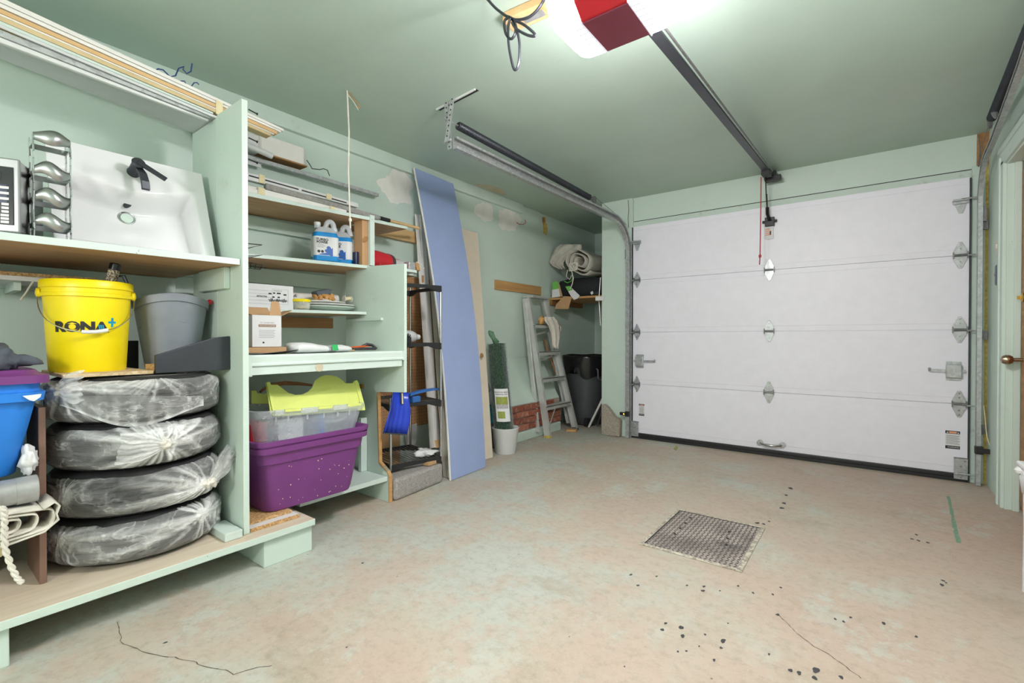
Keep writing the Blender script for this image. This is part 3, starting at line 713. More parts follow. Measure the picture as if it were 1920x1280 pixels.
# photo eyes
for x0, x1, lab, lit in ((-1.985, -1.90, 'black safety sensor beside the concrete stone with a small amber light', True), (.60, .68, 'black safety sensor on the right track near the floor', False)):
    o = thing('safety_sensor', lab, 'sensor', (x0, 4.44, .23))
    b = MB().bx(x0, x1, 4.425, 4.455, .232, .262); b.bx((x1-.03) if lit else x0-.012, x1+.012 if lit else x0+.03, 4.43, 4.47, .222, .275); b.build('sensor_body', 'black_plastic', o, bevel=.004)
    if lit:
        t = NT('amber_led'); t.base(lin((255, 190, 90))); t.bsdf.inputs['Emission Color'].default_value = lin((255, 170, 60)); t.bsdf.inputs['Emission Strength'].default_value = 4; t.done('amber_led')
        MB().lathe([(.006, 0), (.004, .004), (0, .005)], (x0+.045, 4.425, .247), 10, (0, -1, 0)).build('indicator', 'amber_led', o)
    else: MB().tube([(.67, 4.45, .25), (.645, 4.44, .35), (.638, 4.46, .48), (.636, 4.49, .55)], .003, 5).build('sensor_wire', 'masking', o)

# ---------------------------------------------------------------- floor drain cover
dc = thing('drain_cover', 'rusty square tread-plate drain cover set in the concrete floor', 'drain cover', (-.65, 2.5, 0))
x0, x1, y0, y1 = -.885, -.425, 2.205, 2.795
b = MB()
for a in ((x0, x1, y0, y0+.022), (x0, x1, y1-.014, y1), (x0, x0+.016, y0+.022, y1-.014), (x1-.022, x1, y0+.022, y1-.014)): b.bx(a[0], a[1], a[2], a[3], .0005, .005)
speckle('frame_crust', (150, 140, 126), (206, 198, 182), 90, 0.9, 0.8); b.build('cover_frame', 'frame_crust', dc, bevel=.002)
t = NT('tread_plate'); n1 = t.noise(3.5, 6, 0.7); a = t.ramp(n1, [(0.35, lin((120, 110, 105))), (0.5, lin((160, 149, 142))), (0.68, lin((184, 173, 165)))])
t.base(t.mix(t.ramp(t.noise(2.3, 5, 0.6), [(0.56, (0, 0, 0)), (0.66, (0.85,)*3)]), a, lin((52, 50, 50)))); t.set(Roughness=0.6, Metallic=0.1); t.bump(t.noise(90, 4), .2, .003); t.done('tread_plate'); plain('tread_lug', (78, 72, 70), .5, .3, .3, 30)
px0, px1, py0, py1 = x0+.018, x1-.024, y0+.024, y1-.016
MB().bx(px0, px1, py0, py1, .0006, .0022).build('plate', 'tread_plate', dc)
MB().bx(px0-.003, px0+.004, py0, py1, .0015, .0028).bx(px0, px1, py1-.006, py1+.003, .0015, .0028).build('gap', 'ink', dc)
b = MB(); nx, ny = 20, 27
for i in range(nx):
    for j in range(ny):
        c = V(px0+(i+.5)*(px1-px0)/nx, py0+(j+.5)*(py1-py0)/ny, .0022); an = (PI/4 if (i+j) % 2 else -PI/4)
        d = V(math.cos(an), math.sin(an), 0); s_ = V(-d.y, d.x, 0); L, w = .0112, .0036
        b.add([c-d*L, c+s_*w, c+d*L, c-s_*w, c+V(0, 0, .003)+d*.003, c+V(0, 0, .003)-d*.003], [(0, 3, 5), (3, 2, 4, 5), (2, 1, 4), (1, 0, 5, 4)])
stuff(b.build('tread_lugs', 'tread_lug', dc))
for fx, fy in ((.2, .85), (.2, .68), (.2, .52), (.2, .36), (.72, .72), (.75, .55), (.78, .4)): MB().cyl((px0+fx*(px1-px0), py0+fy*(py1-py0), .001), (px0+fx*(px1-px0), py0+fy*(py1-py0), .0058), .007, 10).build('bolt_hole', 'ink', dc)

# ceiling odds and ends
wb = thing('ceiling_block', 'pine block with a metal plate screwed to the ceiling by the cord', 'wood block', W(985, 10, z=ZC))
p, q = W(945, 27, z=ZC), W(1022, -8, z=ZC); d = (q-p).normalized(); s_ = V(-d.y, d.x, 0)
MB().obb((p+q)/2+V(0, 0, -.02)+s_*.03, (q-p)*.5, s_*.045, (0, 0, .02)).build('plank', 'pine', wb, bevel=.006)
MB().obb((p+q)/2+V(0, 0, -.041)+s_*.03+d*.03, d*.05, s_*.02, (0, 0, .0015)).build('metal_plate', 'galv', wb)
cc = thing('power_cord', 'dark power cord tied in hanging loops under the ceiling', 'cord', W(955, 35, y=1.5))
def at(px, py, y=1.5): return W(px, py, y=y)
b = MB(); R_ = .0055
def loop(*pp):
    pts = [at(*p) for p in pp]; out = []
    for i in range(len(pts)-1):
        p0, p1, p2, p3 = pts[max(i-1, 0)], pts[i], pts[i+1], pts[min(i+2, len(pts)-1)]
        for k in range(6):
            t = k/6; out.append(.5*((2*p1)+(p2-p0)*t+(2*p0-5*p1+4*p2-p3)*t*t+(3*p1-p0-3*p2+p3)*t**3))
    b.tube(out+[pts[-1]], R_, 7)
loop((910, -6), (928, 14), (946, 28), (955, 32)); loop((1022, -4), (1008, 18), (990, 33), (968, 37), (957, 33))
loop((958, 33), (953, 50), (954, 85), (962, 125), (968, 130), (973, 115), (974, 80), (966, 45), (960, 36)); loop((955, 32), (946, 40), (948, 62), (958, 73), (966, 62), (965, 45), (960, 35))
loop((965, 38), (985, 48), (1004, 66), (990, 66), (968, 54), (960, 42))
b.build('cord_loops', 'dark_steel', cc, smooth=True)
lc = MB(); a, c = W(651, 170, z=ZC), W(657, 428, x=-2.33)
lc.tube([a, a.lerp(c, .3)+V(.004, .003, 0), a.lerp(c, .6)+V(0, -.004, 0), c], .0045, 7); lc.tube([a.lerp(c, .93), a.lerp(c, .95)], .009, 7)
lc.tube([a.lerp(c, .02), a.lerp(c, .08)+V(.02, .03, .0), a.lerp(c, .13)+V(.03, .05, 0)], .002, 5)
tag(lc.build('hanging_string', 'rope', smooth=True), 'white string hanging from the ceiling in front of the blue jugs', 'string')
lc = MB().tube([W(652, 172, z=ZC), W(660, 182, z=ZC-.01), W(672, 195, z=ZC-.012), W(676, 202, z=ZC-.02), W(668, 200, z=ZC-.02)], .0028, 6)
tag(lc.build('twine', 'leather', smooth=True), 'short brown twine on the ceiling beside the white string', 'twine')

# ---------------------------------------------------------------- built-in shelving, left bay
pf = thing('floor_platform', 'low mint platform with a worn plywood top under the bagged tires', 'platform', (-2.5, .2, 0))
b = MB().m(0).bx(-2.94, -2.082, -1.2, 1.212, .125, .155)
o = b.build('top_board', ['mint', 'ply_worn'], pf, bevel=.003)
for p in o.data.polygons:
    if p.normal.z > .9: p.material_index = 1
MB().bx(-2.45, -2.106, .985, 1.208, 0, .125).build('foot_block', 'mint', pf, bevel=.003)
fy = W(18, 1240, x=-2.106).y
MB().bx(-2.45, -2.106, fy-.24, fy, 0, .125).build('foot_block', 'mint', pf, bevel=.003)
MB().bx(-2.94, -2.6, .985, 1.208, 0, .125).build('rear_block', 'mint', pf)

def under(o, i=1):                       # bare wood on the underside
    for p in o.data.polygons:
        if p.normal.z < -.9: p.material_index = i
su = thing('shelf_unit', 'mint divider with the shelf that carries the white sink', 'shelf unit', (-2.5, .5, .155))
MB().bx(-2.405, -2.15, .92, .945, .156, 2.04).build('divider_board', 'mint', su, bevel=.002)
MB().bx(-2.70, -2.412, .922, .943, .156, 2.03).build('divider_board', 'mint_clean', su, bevel=.002)
b = MB().prism([(-2.165, .918, 1.326), (XL+.003, .918, 1.326), (XL+.003, -1.0, 1.326), (-2.31, -1.0, 1.326)], (0, 0, .026))
under(b.build('shelf_board', ['mint_light', 'ply'], su, bevel=.002))
MB().bx(-2.56, -2.27, .895, .919, 1.23, 1.325).build('cleat', 'mint', su, bevel=.002)
MB().bx(XL+.001, XL+.03, -1.0, .915, 1.22, 1.325).build('back_cleat', 'mint', su, bevel=.002)
MB().obb((-2.225, .875, .173), (.09, .0, 0), (0, .035, 0), (0, 0, .017)).build('toe_block', 'mint_light', su, bevel=.003)

# microwave, turned toward the room
plain('silver', (165, 165, 165), .35, .7, .03)
mw = thing('microwave', 'silver microwave with a black keypad at the left end of the sink shelf', 'microwave', (-2.235, .262, 1.353), math.radians(-24))
h = .245
MB().bx(-.21, -.012, -.46, 0, .006, h).build('case', 'brushed', mw, world=False, bevel=.006)
MB().bx(-.014, .0, -.462, .002, .004, h+.002).build('front_bezel', 'silver', mw, world=False, bevel=.005)
pnl = MB().bx(0, .003, -.20, -.012, .028, h-.028).build('control_panel', 'black_gloss', mw, world=False, bevel=.006)
MB().bx(.003, .0035, -.19, -.04, h-.075, h-.048).build('display', 'screen', pnl, world=False)
MB().bx(.003, .0034, -.195, -.028, .098, .158).build('blue_panel', 'navy', pnl, world=False)
rows = [(.148, 3, .022), (.130, 3, .022), (.112, 3, .022), (.094, 4, .016), (.082, 4, .016), (.070, 4, .016), (.058, 4, .018), (.047, 4, .018), (.036, 4, .018)]
b0 = None
for z, n, w in rows:
    for k in range(n):
        y = -.024-k*(.165/n)-w/2
        MB().bx(.003, .005, y-w*.55, y+w*.55, z-.0042, z+.0042).build('key', 'white', pnl, world=False, bevel=.001)
MB().bx(0, .004, -.44, -.22, .03, h-.03).build('door_glass', 'screen', mw, world=False, bevel=.004)
for x in (-.18, -.05):
    for y in (-.42, -.04): MB().cyl((x, y, 0), (x, y, .007), .012, 10).build('foot', 'black_plastic', mw, world=False)

# steel rack of wavy bands
wr_ = thing('wine_rack', 'brushed steel rack of wavy bands standing between microwave and sink', 'rack', (-2.265, .341, 1.353))
cx, cy, hw, hd = -2.265, .341, .046, .035
def band(z, amp=.015, bow=.022, n=24):
    f = []
    for k in range(n+1):
        t = k/n; y = cy-hw+2*hw*t; x = cx+hd+bow*math.sin(PI*t); zc = z+amp*math.sin(2*PI*(t-.02))*.7; hh = .013+.013*math.sin(PI*t)**1.5
        f.append((V(x, y, zc-hh), V(x, y, zc+hh)))
    mb = MB(); mb.sheet([[p[0] for p in f], [(p[0]+p[1])/2+V(.005, 0, 0) for p in f], [p[1] for p in f]], .0015, (-1, 0, 0)); return mb
for z in (1.403, 1.488, 1.576, 1.688): band(z, .012 if z < 1.6 else -.002).build('wavy_band', 'brushed', wr_, smooth='all')
for y in (cy-hw, cy+hw):
    b = MB()
    for x in (cx-hd, cx+hd):
        pts = [V(x+.006*math.sin(k*1.1), y, 1.354+.345*k/16) for k in range(17)]
        for a, c in zip(pts[:-1], pts[1:]): b.bar(a, c, .015, .003, up=(0, 1, 0))
        b.build('upright', 'chrome', wr_); b = MB()
for z in (1.395, 1.48, 1.568, 1.675):
    for y in (cy-hw, cy+hw): MB().bx(cx-hd, cx+hd, y-.002, y+.002, z-.012, z+.006).build('side_tie', 'chrome', wr_)
    MB().bx(cx-hd-.002, cx-hd+.002, cy-hw, cy+hw, z-.012, z+.006).build('back_tie', 'chrome', wr_)

# ceramic sink leaning against the divider side wall
y0, y1, Lh = .362, .885, .445
bt, tp = V(-2.33, 0, 1.355), V(-2.49, 0, 1.775)
U = (tp-bt).normalized(); N = V(U.z, 0, -U.x)           # up the basin, outward normal (toward the room)
M = Matrix(((0, U.x, N.x), (1, U.y, N.y), (0, U.z, N.z))).to_4x4(); M.translation = V(bt.x, y0, bt.z)
sk = thing('sink', 'white ceramic vanity sink stood on edge on the shelf beside the divider', 'sink', M=M)
Wd = y1-y0; hgt = (tp-bt).length
nx, ny = 56, 48; g = []
def sstep(a, c, t): t = max(0, min(1, (t-a)/(c-a))); return t*t*(3-2*t)
for j in range(ny+1):
    row = []
    for i in range(nx+1):
        u, v = i/nx*Wd, j/ny*hgt
        m1 = sstep(.034, .052, u)*sstep(.046, .066, Wd-u)*sstep(.024, .042, v)
        top = hgt*.70 + .028*math.cos((u/Wd-.5)*2*PI*.9)*-1
        m2 = sstep(.0, .055, top-v)
        dep = m1*m2*(.07+.06*(v/hgt))
        edge = .0
        row.append(V(u, v, -dep))
    g.append(row)
b = MB().sheet(g, .0); b.build('basin', 'white_gloss', sk, world=False, smooth='all', fix=False, solid=0)
b = MB(); th = .018
for a in ((-.002, .0, 0, hgt), (Wd, Wd+.002, 0, hgt)): b.bx(a[0], a[1], a[2], a[3], -th, .0)
b.bx(-.002, Wd+.002, -.002, 0, -th, 0); b.bx(-.002, Wd+.002, hgt, hgt+.002, -th, 0); b.bx(0.05, Wd-.05, .04, hgt*.74, -.155, -.132)
b.build('rim_edge', 'white_gloss', sk, world=False)
dz = -(.07+.06*.46)
MB().lathe([(.030, .001), (.030, .004), (.024, .005), (.022, .002)], (Wd*.47, hgt*.46, dz+.0005), 28).build('drain_ring', 'chrome', sk, world=False, smooth=True)
MB().lathe([(.0221, .0045), (.021, .0048), (.0, .0049)], (Wd*.47, hgt*.46, dz), 24).build('drain_hole', 'mint', sk, world=False)
MB().lathe([(.012, 0), (.012, .003), (0, .0035)], (Wd*.47, hgt*.70-.058, -.066), 20, (0, -.8, .75), 1.5, 1).build('overflow', 'dark_steel', sk, world=False, smooth=True)
fc = MB().lathe([(.023, 0), (.024, .006), (.021, .012), (.021, .065), (.024, .075), (.020, .08), (0, .081)], (Wd*.5, hgt*.83, 0), 24).build('faucet', 'dark_steel', sk, world=False, smooth=True)
p0 = V(Wd*.5, hgt*.83, 0); b = MB()
pts = [p0+V(.004, -.012, .055), p0+V(.01, -.045, .07), p0+V(.014, -.085, .072), p0+V(.016, -.115, .062)]
rs = [[p+V(-.014, 0, -.006), p+V(.014, 0, -.006), p+V(.014, 0, .006), p+V(-.014, 0, .006)] for p in pts]
b.rings(rs); b.build('spout', 'dark_steel', fc, world=False, bevel=.002)
MB().obb(p0+V(.04, -.03, .083), V(.045, -.032, .004), V(.006, .0085, 0), V(0, 0, .004)).build('lever', 'dark_steel', fc, world=False, bevel=.002)

# boards lying across the divider under the ceiling
plain('pale_grey', (206, 208, 208), .5, var=.03); bl = MB(); ya, yb = -.9, .935
za, zb = 2.205, 2.034
bl.hexa([V(-2.70, ya, za), V(-2.43, ya, za), V(-2.43, yb, zb), V(-2.70, yb, zb), V(-2.70, ya, za+.012), V(-2.43, ya, za+.012), V(-2.43, yb, zb+.012), V(-2.70, yb, zb+.012)])
tag(bl.build('wide_board', 'pale_grey', bevel=.002), 'wide pale grey board lying flat under the ceiling above the sink', 'board')
def strip(name, pl, pr, pxr, x, depth, mat, label, pend=None, cat='trim', bev=.002):
    """a long strip seen edge-on: (top, bottom) rows at photo column 0 and at column pxr"""
    A = [W(0, p, x=x) for p in pl]; B = [W(pxr, p, x=x) for p in pr]
    def ext(a, c, y): return a + (c-a)*((y-a.y)/(c.y-a.y))
    yl = -.9; yr = W(pend, 230, x=x).y if pend else B[0].y
    T0, T1, L0, L1 = ext(A[0], B[0], yl), ext(A[0], B[0], yr), ext(A[1], B[1], yl), ext(A[1], B[1], yr); D = V(-depth, 0, 0)
    return tag(MB().hexa([L0, L1, L1+D, L0+D, T0, T1, T1+D, T0+D]).build(name, mat, bevel=bev), label, cat, 'trim strips stored under the ceiling')
plain('ochre', (164, 138, 62), 0.6); plain('tan_strip', (204, 182, 140), 0.6)
XS = -2.432
strip('trim_strip', (-6, 4), (181, 187), 402, XS-.012, .05, 'white_trim', 'topmost white trim strip of the long bundle under the ceiling', 532)
strip('trim_strip', (5, 13), (187.6, 192.5), 402, XS, .05, 'white_trim', 'second white trim strip from the top of the long bundle', 527)
strip('wood_dowel', (15, 24.5), (193.4, 200.5), 402, XS, .04, 'pine', 'warm brown wooden moulding between white strips in the long bundle', 520, 'moulding', .003)
strip('trim_strip', (25, 28.5), (201, 203.4), 402, XS+.004, .05, 'white_trim', 'narrow white strip right below the brown wooden moulding', 514)
strip('trim_strip', (29, 38), (203.8, 210), 402, XS, .05, 'tan_strip', 'tan strip below the narrow white strip in the bundle', 508)
strip('trim_strip', (38.5, 45), (210.4, 214), 400, XS, .06, 'mint_light', 'pale mint strip between the tan and ochre strips')
strip('trim_strip', (45.5, 53), (214.4, 217.6), 398, XS-.004, .06, 'ochre', 'dull ochre strip near the bottom of the long bundle')
strip('cove_moulding', (53.5, 68), (218, 223), 395, XS+.002, .05, 'alu_flat', 'grey cove moulding lying on the wide board under the bundle', None, 'moulding', .006)
strip('cove_moulding', (69, 79), (223.4, 227), 392, XS+.006, .02, 'white', 'lowest whitish moulding along the edge of the wide board', None, 'moulding', .004)
b = MB(); p, q = W(405, 188, x=XS+.006), W(418, 214, x=XS+.006)
b.hexa([V(XS+.003, p.y, q.z-.008), V(XS+.006, p.y, q.z-.008), V(XS+.006, q.y, q.z-.012), V(XS+.003, q.y, q.z-.012), V(XS+.003, p.y, p.z+.004), V(XS+.006, p.y, p.z+.004), V(XS+.006, q.y, p.z-.002), V(XS+.003, q.y, p.z-.002)])
tag(b.build('masking_tape', 'masking'), 'band of cream masking tape around the strips beside the divider', 'tape')
plain('wire_blue', (44, 66, 120), 0.4)
def wire(pp, x, mat, label, r=.003):
    pts = [W(a, c, x=x) for a, c in pp]; return tag(MB().tube(pts, r, 6).build('bent_wire', mat, smooth=True), label, 'wire')
wire([(291, 133), (296, 129), (306, 131), (319, 144), (329, 142), (335, 128), (345, 125), (343, 130), (350, 138), (358, 134), (360, 119)], -2.47, 'wire_blue', 'bent blue wire sticking up behind the long strips')
wire([(338, 152), (346, 152), (350, 160), (358, 163), (364, 155), (370, 155), (373, 159)], -2.47, 'wire_blue', 'shorter dark wire behind the strips nearer the divider', .0025)

# ---------------------------------------------------------------- four bagged tires
TC, TR = V(-2.46, .632, 0), .30
def hit(px, py, R=TR):
    d = W(px, py, x=-1.0)-V(0, 0, CAM_Z); a = d.x**2+d.y**2; bq = -2*(d.x*TC.x+d.y*TC.y); c = TC.x**2+TC.y**2-R*R
    t = (-bq-math.sqrt(max(0, bq*bq-4*a*c)))/(2*a); return V(0, 0, CAM_Z)+d*t
tyre = None
plain('film_white', (222, 216, 206), 0.35, var=0.06)
def tire(z0, label, knot=None, tail=None, seed=0, film0=.0, more=()):
    global tyre
    t = thing('bagged_tire', label, 'tire', (TC.x, TC.y, z0), group='tires in clear bags')
    H = .176
    if tyre is None:
        pr = [(.19, .02), (.20, .006), (.235, .002), (.262, .012), (.276, .03)]
        for k in range(6):
            za = .03+k*.0195; pr += [(.283, za+.002), (.284, za+.010), (.284, za+.015), (.277, za+.016), (.277, za+.019)]
        pr += [(.276, .148), (.262, .165), (.235, .174), (.20, .170), (.19, .156)]
        tyre = MB().lathe(pr, (0, 0, 0), 64).build('tire', 'rubber', t, world=False, smooth=True)
    else: part_copy(tyre, t, Matrix.Identity(4))
    nA, nS = 620, 72; zc = z0+H/2
    rr = random.Random(seed*11); kp = hit(*knot) if knot else None
    foci = ([(kp, 1.0, .36)] if kp is not None else []) + [(hit(*q), w_, l_) for q, w_, l_ in more]
    fa = math.atan2(-TC.y, -TC.x)                          # the side that faces the room carries most vertices
    u = np.linspace(-1, 1, nA, endpoint=False); ang = fa + PI*(.52*u+.48*u**5)
    s_ = np.linspace(0, 1, nS+1); aa = PI*s_
    r = (TR-.004)*np.abs(np.sin(aa))**.32; zz = H/2*np.sign(np.cos(aa))*np.abs(np.cos(aa))**.55*.995
    R_, A_ = np.meshgrid(r, ang, indexing='ij'); Z_ = np.meshgrid(zz, ang, indexing='ij')[0]; E_ = np.meshgrid(np.abs(np.sin(aa)), ang, indexing='ij')[0]
    n1 = np.array([[fbm(V(math.cos(a)*2.2, math.sin(a)*2.2, z*9+seed*7.7), 1.6) for a in ang] for z in zz])
    n2 = np.array([[abs(noise.noise(V(math.cos(a)*3.4+seed, math.sin(a)*3.4, z*20+seed))) for a in ang] for z in zz])
    D_ = (.008*n1-.008*n2)*E_*np.where(np.abs(Z_) < H*.46, 1, .3)
    X, Y, Z = TC.x+(R_+D_)*np.cos(A_), TC.y+(R_+D_)*np.sin(A_), zc+Z_
    film = film0*np.maximum(0, .09-n2)*E_
    for kp_, w_, l_ in foci:
        dx, dy, dz_ = X-kp_.x, Y-kp_.y, Z-kp_.z; dist = np.sqrt(dx*dx+dy*dy+dz_*dz_); th = np.arctan2(dz_, -np.sin(A_)*dx+np.cos(A_)*dy); hh = np.zeros_like(X)
        for _ in range(46):
            t0, wd, ln, am = rr.uniform(-PI, PI), rr.uniform(.010, .045), rr.uniform(.4, 1.0)*l_, rr.uniform(.35, 1.0)
            if rr.random() < .5: t0 = rr.choice((0, PI))+rr.gauss(0, .35)
            dd = np.abs((th-t0+PI) % (2*PI)-PI); wdd = wd+.004/np.maximum(dist, .01)
            hh = np.maximum(hh, am*np.exp(-(dd/wdd)**2)*np.clip(1-dist/ln, 0, 1)**.8)
        k_ = np.clip(1-dist/l_, 0, 1); m_ = (R_ > TR*.72)*(dist < l_)
        film += m_*w_*(1.1*hh+.12*k_*k_+.5*(dist < .03)); P_ = m_*w_*(.014*k_**3+.012*hh); X += P_*np.cos(A_); Y += P_*np.sin(A_)
    film = np.minimum(film, .92).ravel().tolist()
    pos = [[(X[j, i], Y[j, i], Z[j, i]) for i in range(nA)] for j in range(nS+1)]
    bg = MB().rings(pos, True, False).build('clear_bag', 'bag_film', t, smooth='all', fix=False)
    at_ = bg.data.attributes.new('film', 'FLOAT', 'POINT'); at_.data.foreach_set('value', film)
    if kp is not None:
        out = (kp-V(TC.x, TC.y, kp.z)).normalized()
        b = crumple(kp+out*.02, .018, .022, .018, .5, 45)
        b.build('knot', 'film_white', t, smooth='all')
        e = hit(*tail)+out*.05; d = (e-kp-out*.02); L = d.length; d.normalize(); sd = d.cross(out).normalized(); g = []
        for i in range(13):
            u = i/12; row = []
            for k in range(19):
                w = (k/18-.5)*2; wid = .012+.052*math.sin(min(1, u*1.15)*PI/2)*(1-.25*u); ph = .011*math.sin(k*1.9+seed)*math.sin(u*PI*.5)
                p = kp+out*(.024+ph+.012*math.sin(u*3))+d*(u*L)+sd*(w*wid); p += V(.8, 1, 1)*fbm(p*16+V(seed, 0, 0))*.016*u; row.append(p)
            g.append(row)
        tl_ = MB().sheet(g).build('bag_tail', 'bag_film', t, smooth='all', fix=False)
        at_ = tl_.data.attributes.new('film', 'FLOAT', 'POINT'); n = len(tl_.data.vertices)
        at_.data.foreach_set('value', [min(.8, .18+.35*max(0, math.sin((i % 19)*1.9))+.25*(1-(i//19)/12)) for i in range(n)])
    return t
tire(.157, 'bagged tire at the bottom of the stack, resting on the platform', None, None, 1, 1.6, (((378, 962), .8, .42), ((110, 1010), .5, .22)))
tire(.334, 'second bagged tire from the bottom, its bag knotted by the divider', (383, 905), (410, 848), 2, 1.2, (((120, 930), .35, .16),))
tire(.511, 'third bagged tire from the bottom with its knot near the middle', (305, 832), (212, 838), 3, 1.2, (((330, 800), .6, .2),))
tire(.688, 'top bagged tire of the stack, under the yellow bucket', (122, 728), (180, 722), 4, 1.8, (((412, 700), .5, .22), ((300, 700), .6, .16)))
g = []                                                     # loose bag skirt of the top tire
for i in range(14):
    u = i/13; row = []
    for k in range(41):
        s_ = k/40; p = hit(112+s_*270, 742+u*(18+40*math.sin(PI*s_)**1.3), TR+.014+.008*math.sin(s_*25)*u+.012*u); p += V(1, 0, 0)*fbm(p*16)*.008; row.append(p)
    g.append(row)
sk_ = MB().sheet(g).build('bag_skirt', 'bag_film', [o for o in bpy.data.objects if o.name == 'bagged_tire.003'][0], smooth='all', fix=False)
at_ = sk_.data.attributes.new('film', 'FLOAT', 'POINT'); at_.data.foreach_set('value', [.06+.22*max(0, math.sin((i % 41)*1.3))*((i//41)/13)+(.3 if i//41 > 11 else 0) for i in range(14*41)])

# ---------------------------------------------------------------- on and around the tires
Zt = .868
tag(MB().bx(-2.66, -2.27, .37, .635, Zt, Zt+.013).build('chipboard_piece', 'osb', bevel=.002), 'pale chipboard piece on the top tire under the yellow bucket', 'board')
tag(MB().bx(-2.41, -2.292, .645, .735, Zt, Zt+.034).build('chipboard_offcut', 'particle', bevel=.002), 'dark-edged chipboard offcut between the yellow bucket and grey bin', 'board')
by, bx_, bz = .478, -2.47, Zt+.013
bk = thing('bucket', 'yellow plastic bucket with black lettering on the top tire', 'bucket', (bx_, by, bz))
prb = [(.0, 0), (.112, 0), (.116, .006), (.131, .285), (.139, .287), (.139, .300), (.136, .302), (.136, .318), (.141, .320), (.141, .345), (.137, .350), (.133, .346), (.131, .30), (.114, .012), (.0, .011)]
MB().lathe(prb, (bx_, by, bz), 56).build('bucket_body', 'yellow', bk, smooth=True)
th0 = math.atan2(-by, -bx_)
def wrapb(c_ang, zc):
    def f(p):
        z = zc+p.y; r = .116+(.131-.116)*(z-.006)/.28+.0009; a = c_ang+p.x/r; return V(bx_+r*math.cos(a), by+r*math.sin(a), bz+z)
    return f
a0 = th0+.02
text('RONA', .050, None, 'ink', bk, bold=.003, fn=wrapb(a0-.20, .170), sx=1.12)
b = MB()
for k in range(3):
    q = wrapb(a0+.36, .163); b.add([q(V(-.014+k*.006, -.013, 0)), q(V(-.010+k*.006, -.013, 0)), q(V(-.016+k*.006, .017, 0)), q(V(-.020+k*.006, .017, 0))], [(0, 1, 2, 3)])
q = wrapb(a0+.56, .190)
for x0, x1, y0_, y1_ in ((-.004, .004, -.018, .018), (-.014, .014, -.004, .004)): b.add([q(V(x0, y0_, .0)), q(V(x1, y0_, 0)), q(V(x1, y1_, 0)), q(V(x0, y1_, 0))], [(0, 1, 2, 3)])
b.build('plus_mark', 'ink_teal', bk, fix=False)
pts = []
for k in range(25):
    a = th0-1.45+2.9*k/24; s_ = math.sin(PI*k/24); pts.append(V(bx_+(.143+.012*s_)*math.cos(a), by+(.143+.012*s_)*math.sin(a), bz+.30-.148*s_**.7))
MB().tube(pts, .0022, 6).build('wire_bail', 'chrome', bk, smooth=True)
MB().tube(pts[11:16], .0075, 10).build('grip', 'white', bk, smooth=True)
for sg in (-1, 1):
    a = th0+sg*1.45; c = V(bx_+.137*math.cos(a), by+.137*math.sin(a), bz+.30); MB().lathe([(.018, 0), (.018, .008), (.006, .012)], c, 12, (math.cos(a), math.sin(a), 0)).build('ear', 'yellow', bk, smooth=True)
ht = thing('tool_handle', 'black tool handle with a mottled grip sticking out of the yellow bucket', 'tool', (-2.45, .56, 1.1))
A, B = V(-2.50, .50, bz+.10), W(217, 495, x=-2.44)
MB().tube([A, A.lerp(B, .72)], [.016, .020], 12).build('shaft', 'black_plastic', ht, smooth=True)
speckle('grip_mottle', (60, 50, 40), (220, 205, 180), 200); MB().tube([A.lerp(B, .72), A.lerp(B, .93)], [.0195, .0185], 14).build('mottled_grip', 'grip_mottle', ht, smooth=True)
MB().tube([A.lerp(B, .93), B, B+(B-A).normalized()*.004], [.0195, .0195, .012], 14).build('end_cap', 'black_gloss', ht, smooth=True)
p = W(232, 520, x=-2.45); b = MB().tube([p+V(-.02, -.04, -.06), p+V(-.01, -.02, .005), p+V(0, 0, .006), p+V(.005, .012, -.03)], .007, 8); b.build('hook_end', 'dark_steel', ht, smooth=True)

gx, gy, gz = -2.53, .775, Zt+.0
gb = thing('grey_bin', 'dusty grey plastic bin on the top tire beside the divider', 'bin', (gx, gy, gz))
rs = []
for z, r in [(z_*1.12, r_) for z_, r_ in ((0, .0), (0, .085), (.004, .092), (.20, .124), (.255, .130), (.256, .138), (.285, .140), (.287, .134), (.262, .128), (.02, .09), (.018, 0))]:
    ring = []
    for k in range(48):
        a = 2*PI*k/48; sq = 1/((abs(math.cos(a))**4+abs(math.sin(a))**4)**.25); q = .55+.45*sq
        dz = .018*math.cos(2*a+.3) if z > .24 else 0
        ring.append(V(gx+r*q*math.cos(a), gy+r*q*math.sin(a), gz+z+dz))
    rs.append(ring)
MB().rings(rs, True, False).build('bin_body', 'grey_bin', gb, smooth=True)
pts = [V(gx+.118*math.cos(a), gy+.118*math.sin(a), gz+.17+.05*math.cos((a+.4)*1.1)) for a in [-1.5+2.6*k/16 for k in range(17)]]
MB().tube(pts, .006, 6).build('handle', 'grey_bin', gb, smooth=True)
MB().lathe([(.010, 0), (.012, .008), (.004, .014)], W(392, 566, x=-2.46), 10, (1, 0, 0)).build('red_clip', 'red', gb, smooth=True)
pts = [W(292, 681, x=-2.27), W(433, 676, x=-2.27), W(432, 630, x=-2.27), W(404, 632, x=-2.27), W(292, 666, x=-2.27)]
zb_ = min(p.z for p in pts)
for p in pts[:2]: p.z = Zt+.001
pts[1].y = min(pts[1].y, .917); pts[2].y = min(pts[2].y, .917)
tag(MB().prism(pts, (-.02, 0, 0)).build('black_wedge_board', 'dark_steel', bevel=.002), 'black wedge-shaped board propped in front of the grey bin', 'board')
tag(MB().bx(-2.72, -2.705, .60, .70, Zt, Zt+.13).build('black_tile', 'black_plastic', bevel=.002), 'small black tile standing between yellow bucket and grey bin', 'tile')
ws = tag(MB().bx(XL+.02, -2.66, -.9, .575, 1.236, 1.254).build('loose_shelf_board', 'white', bevel=.001), 'loose white melamine shelf board under the sink shelf', 'board')
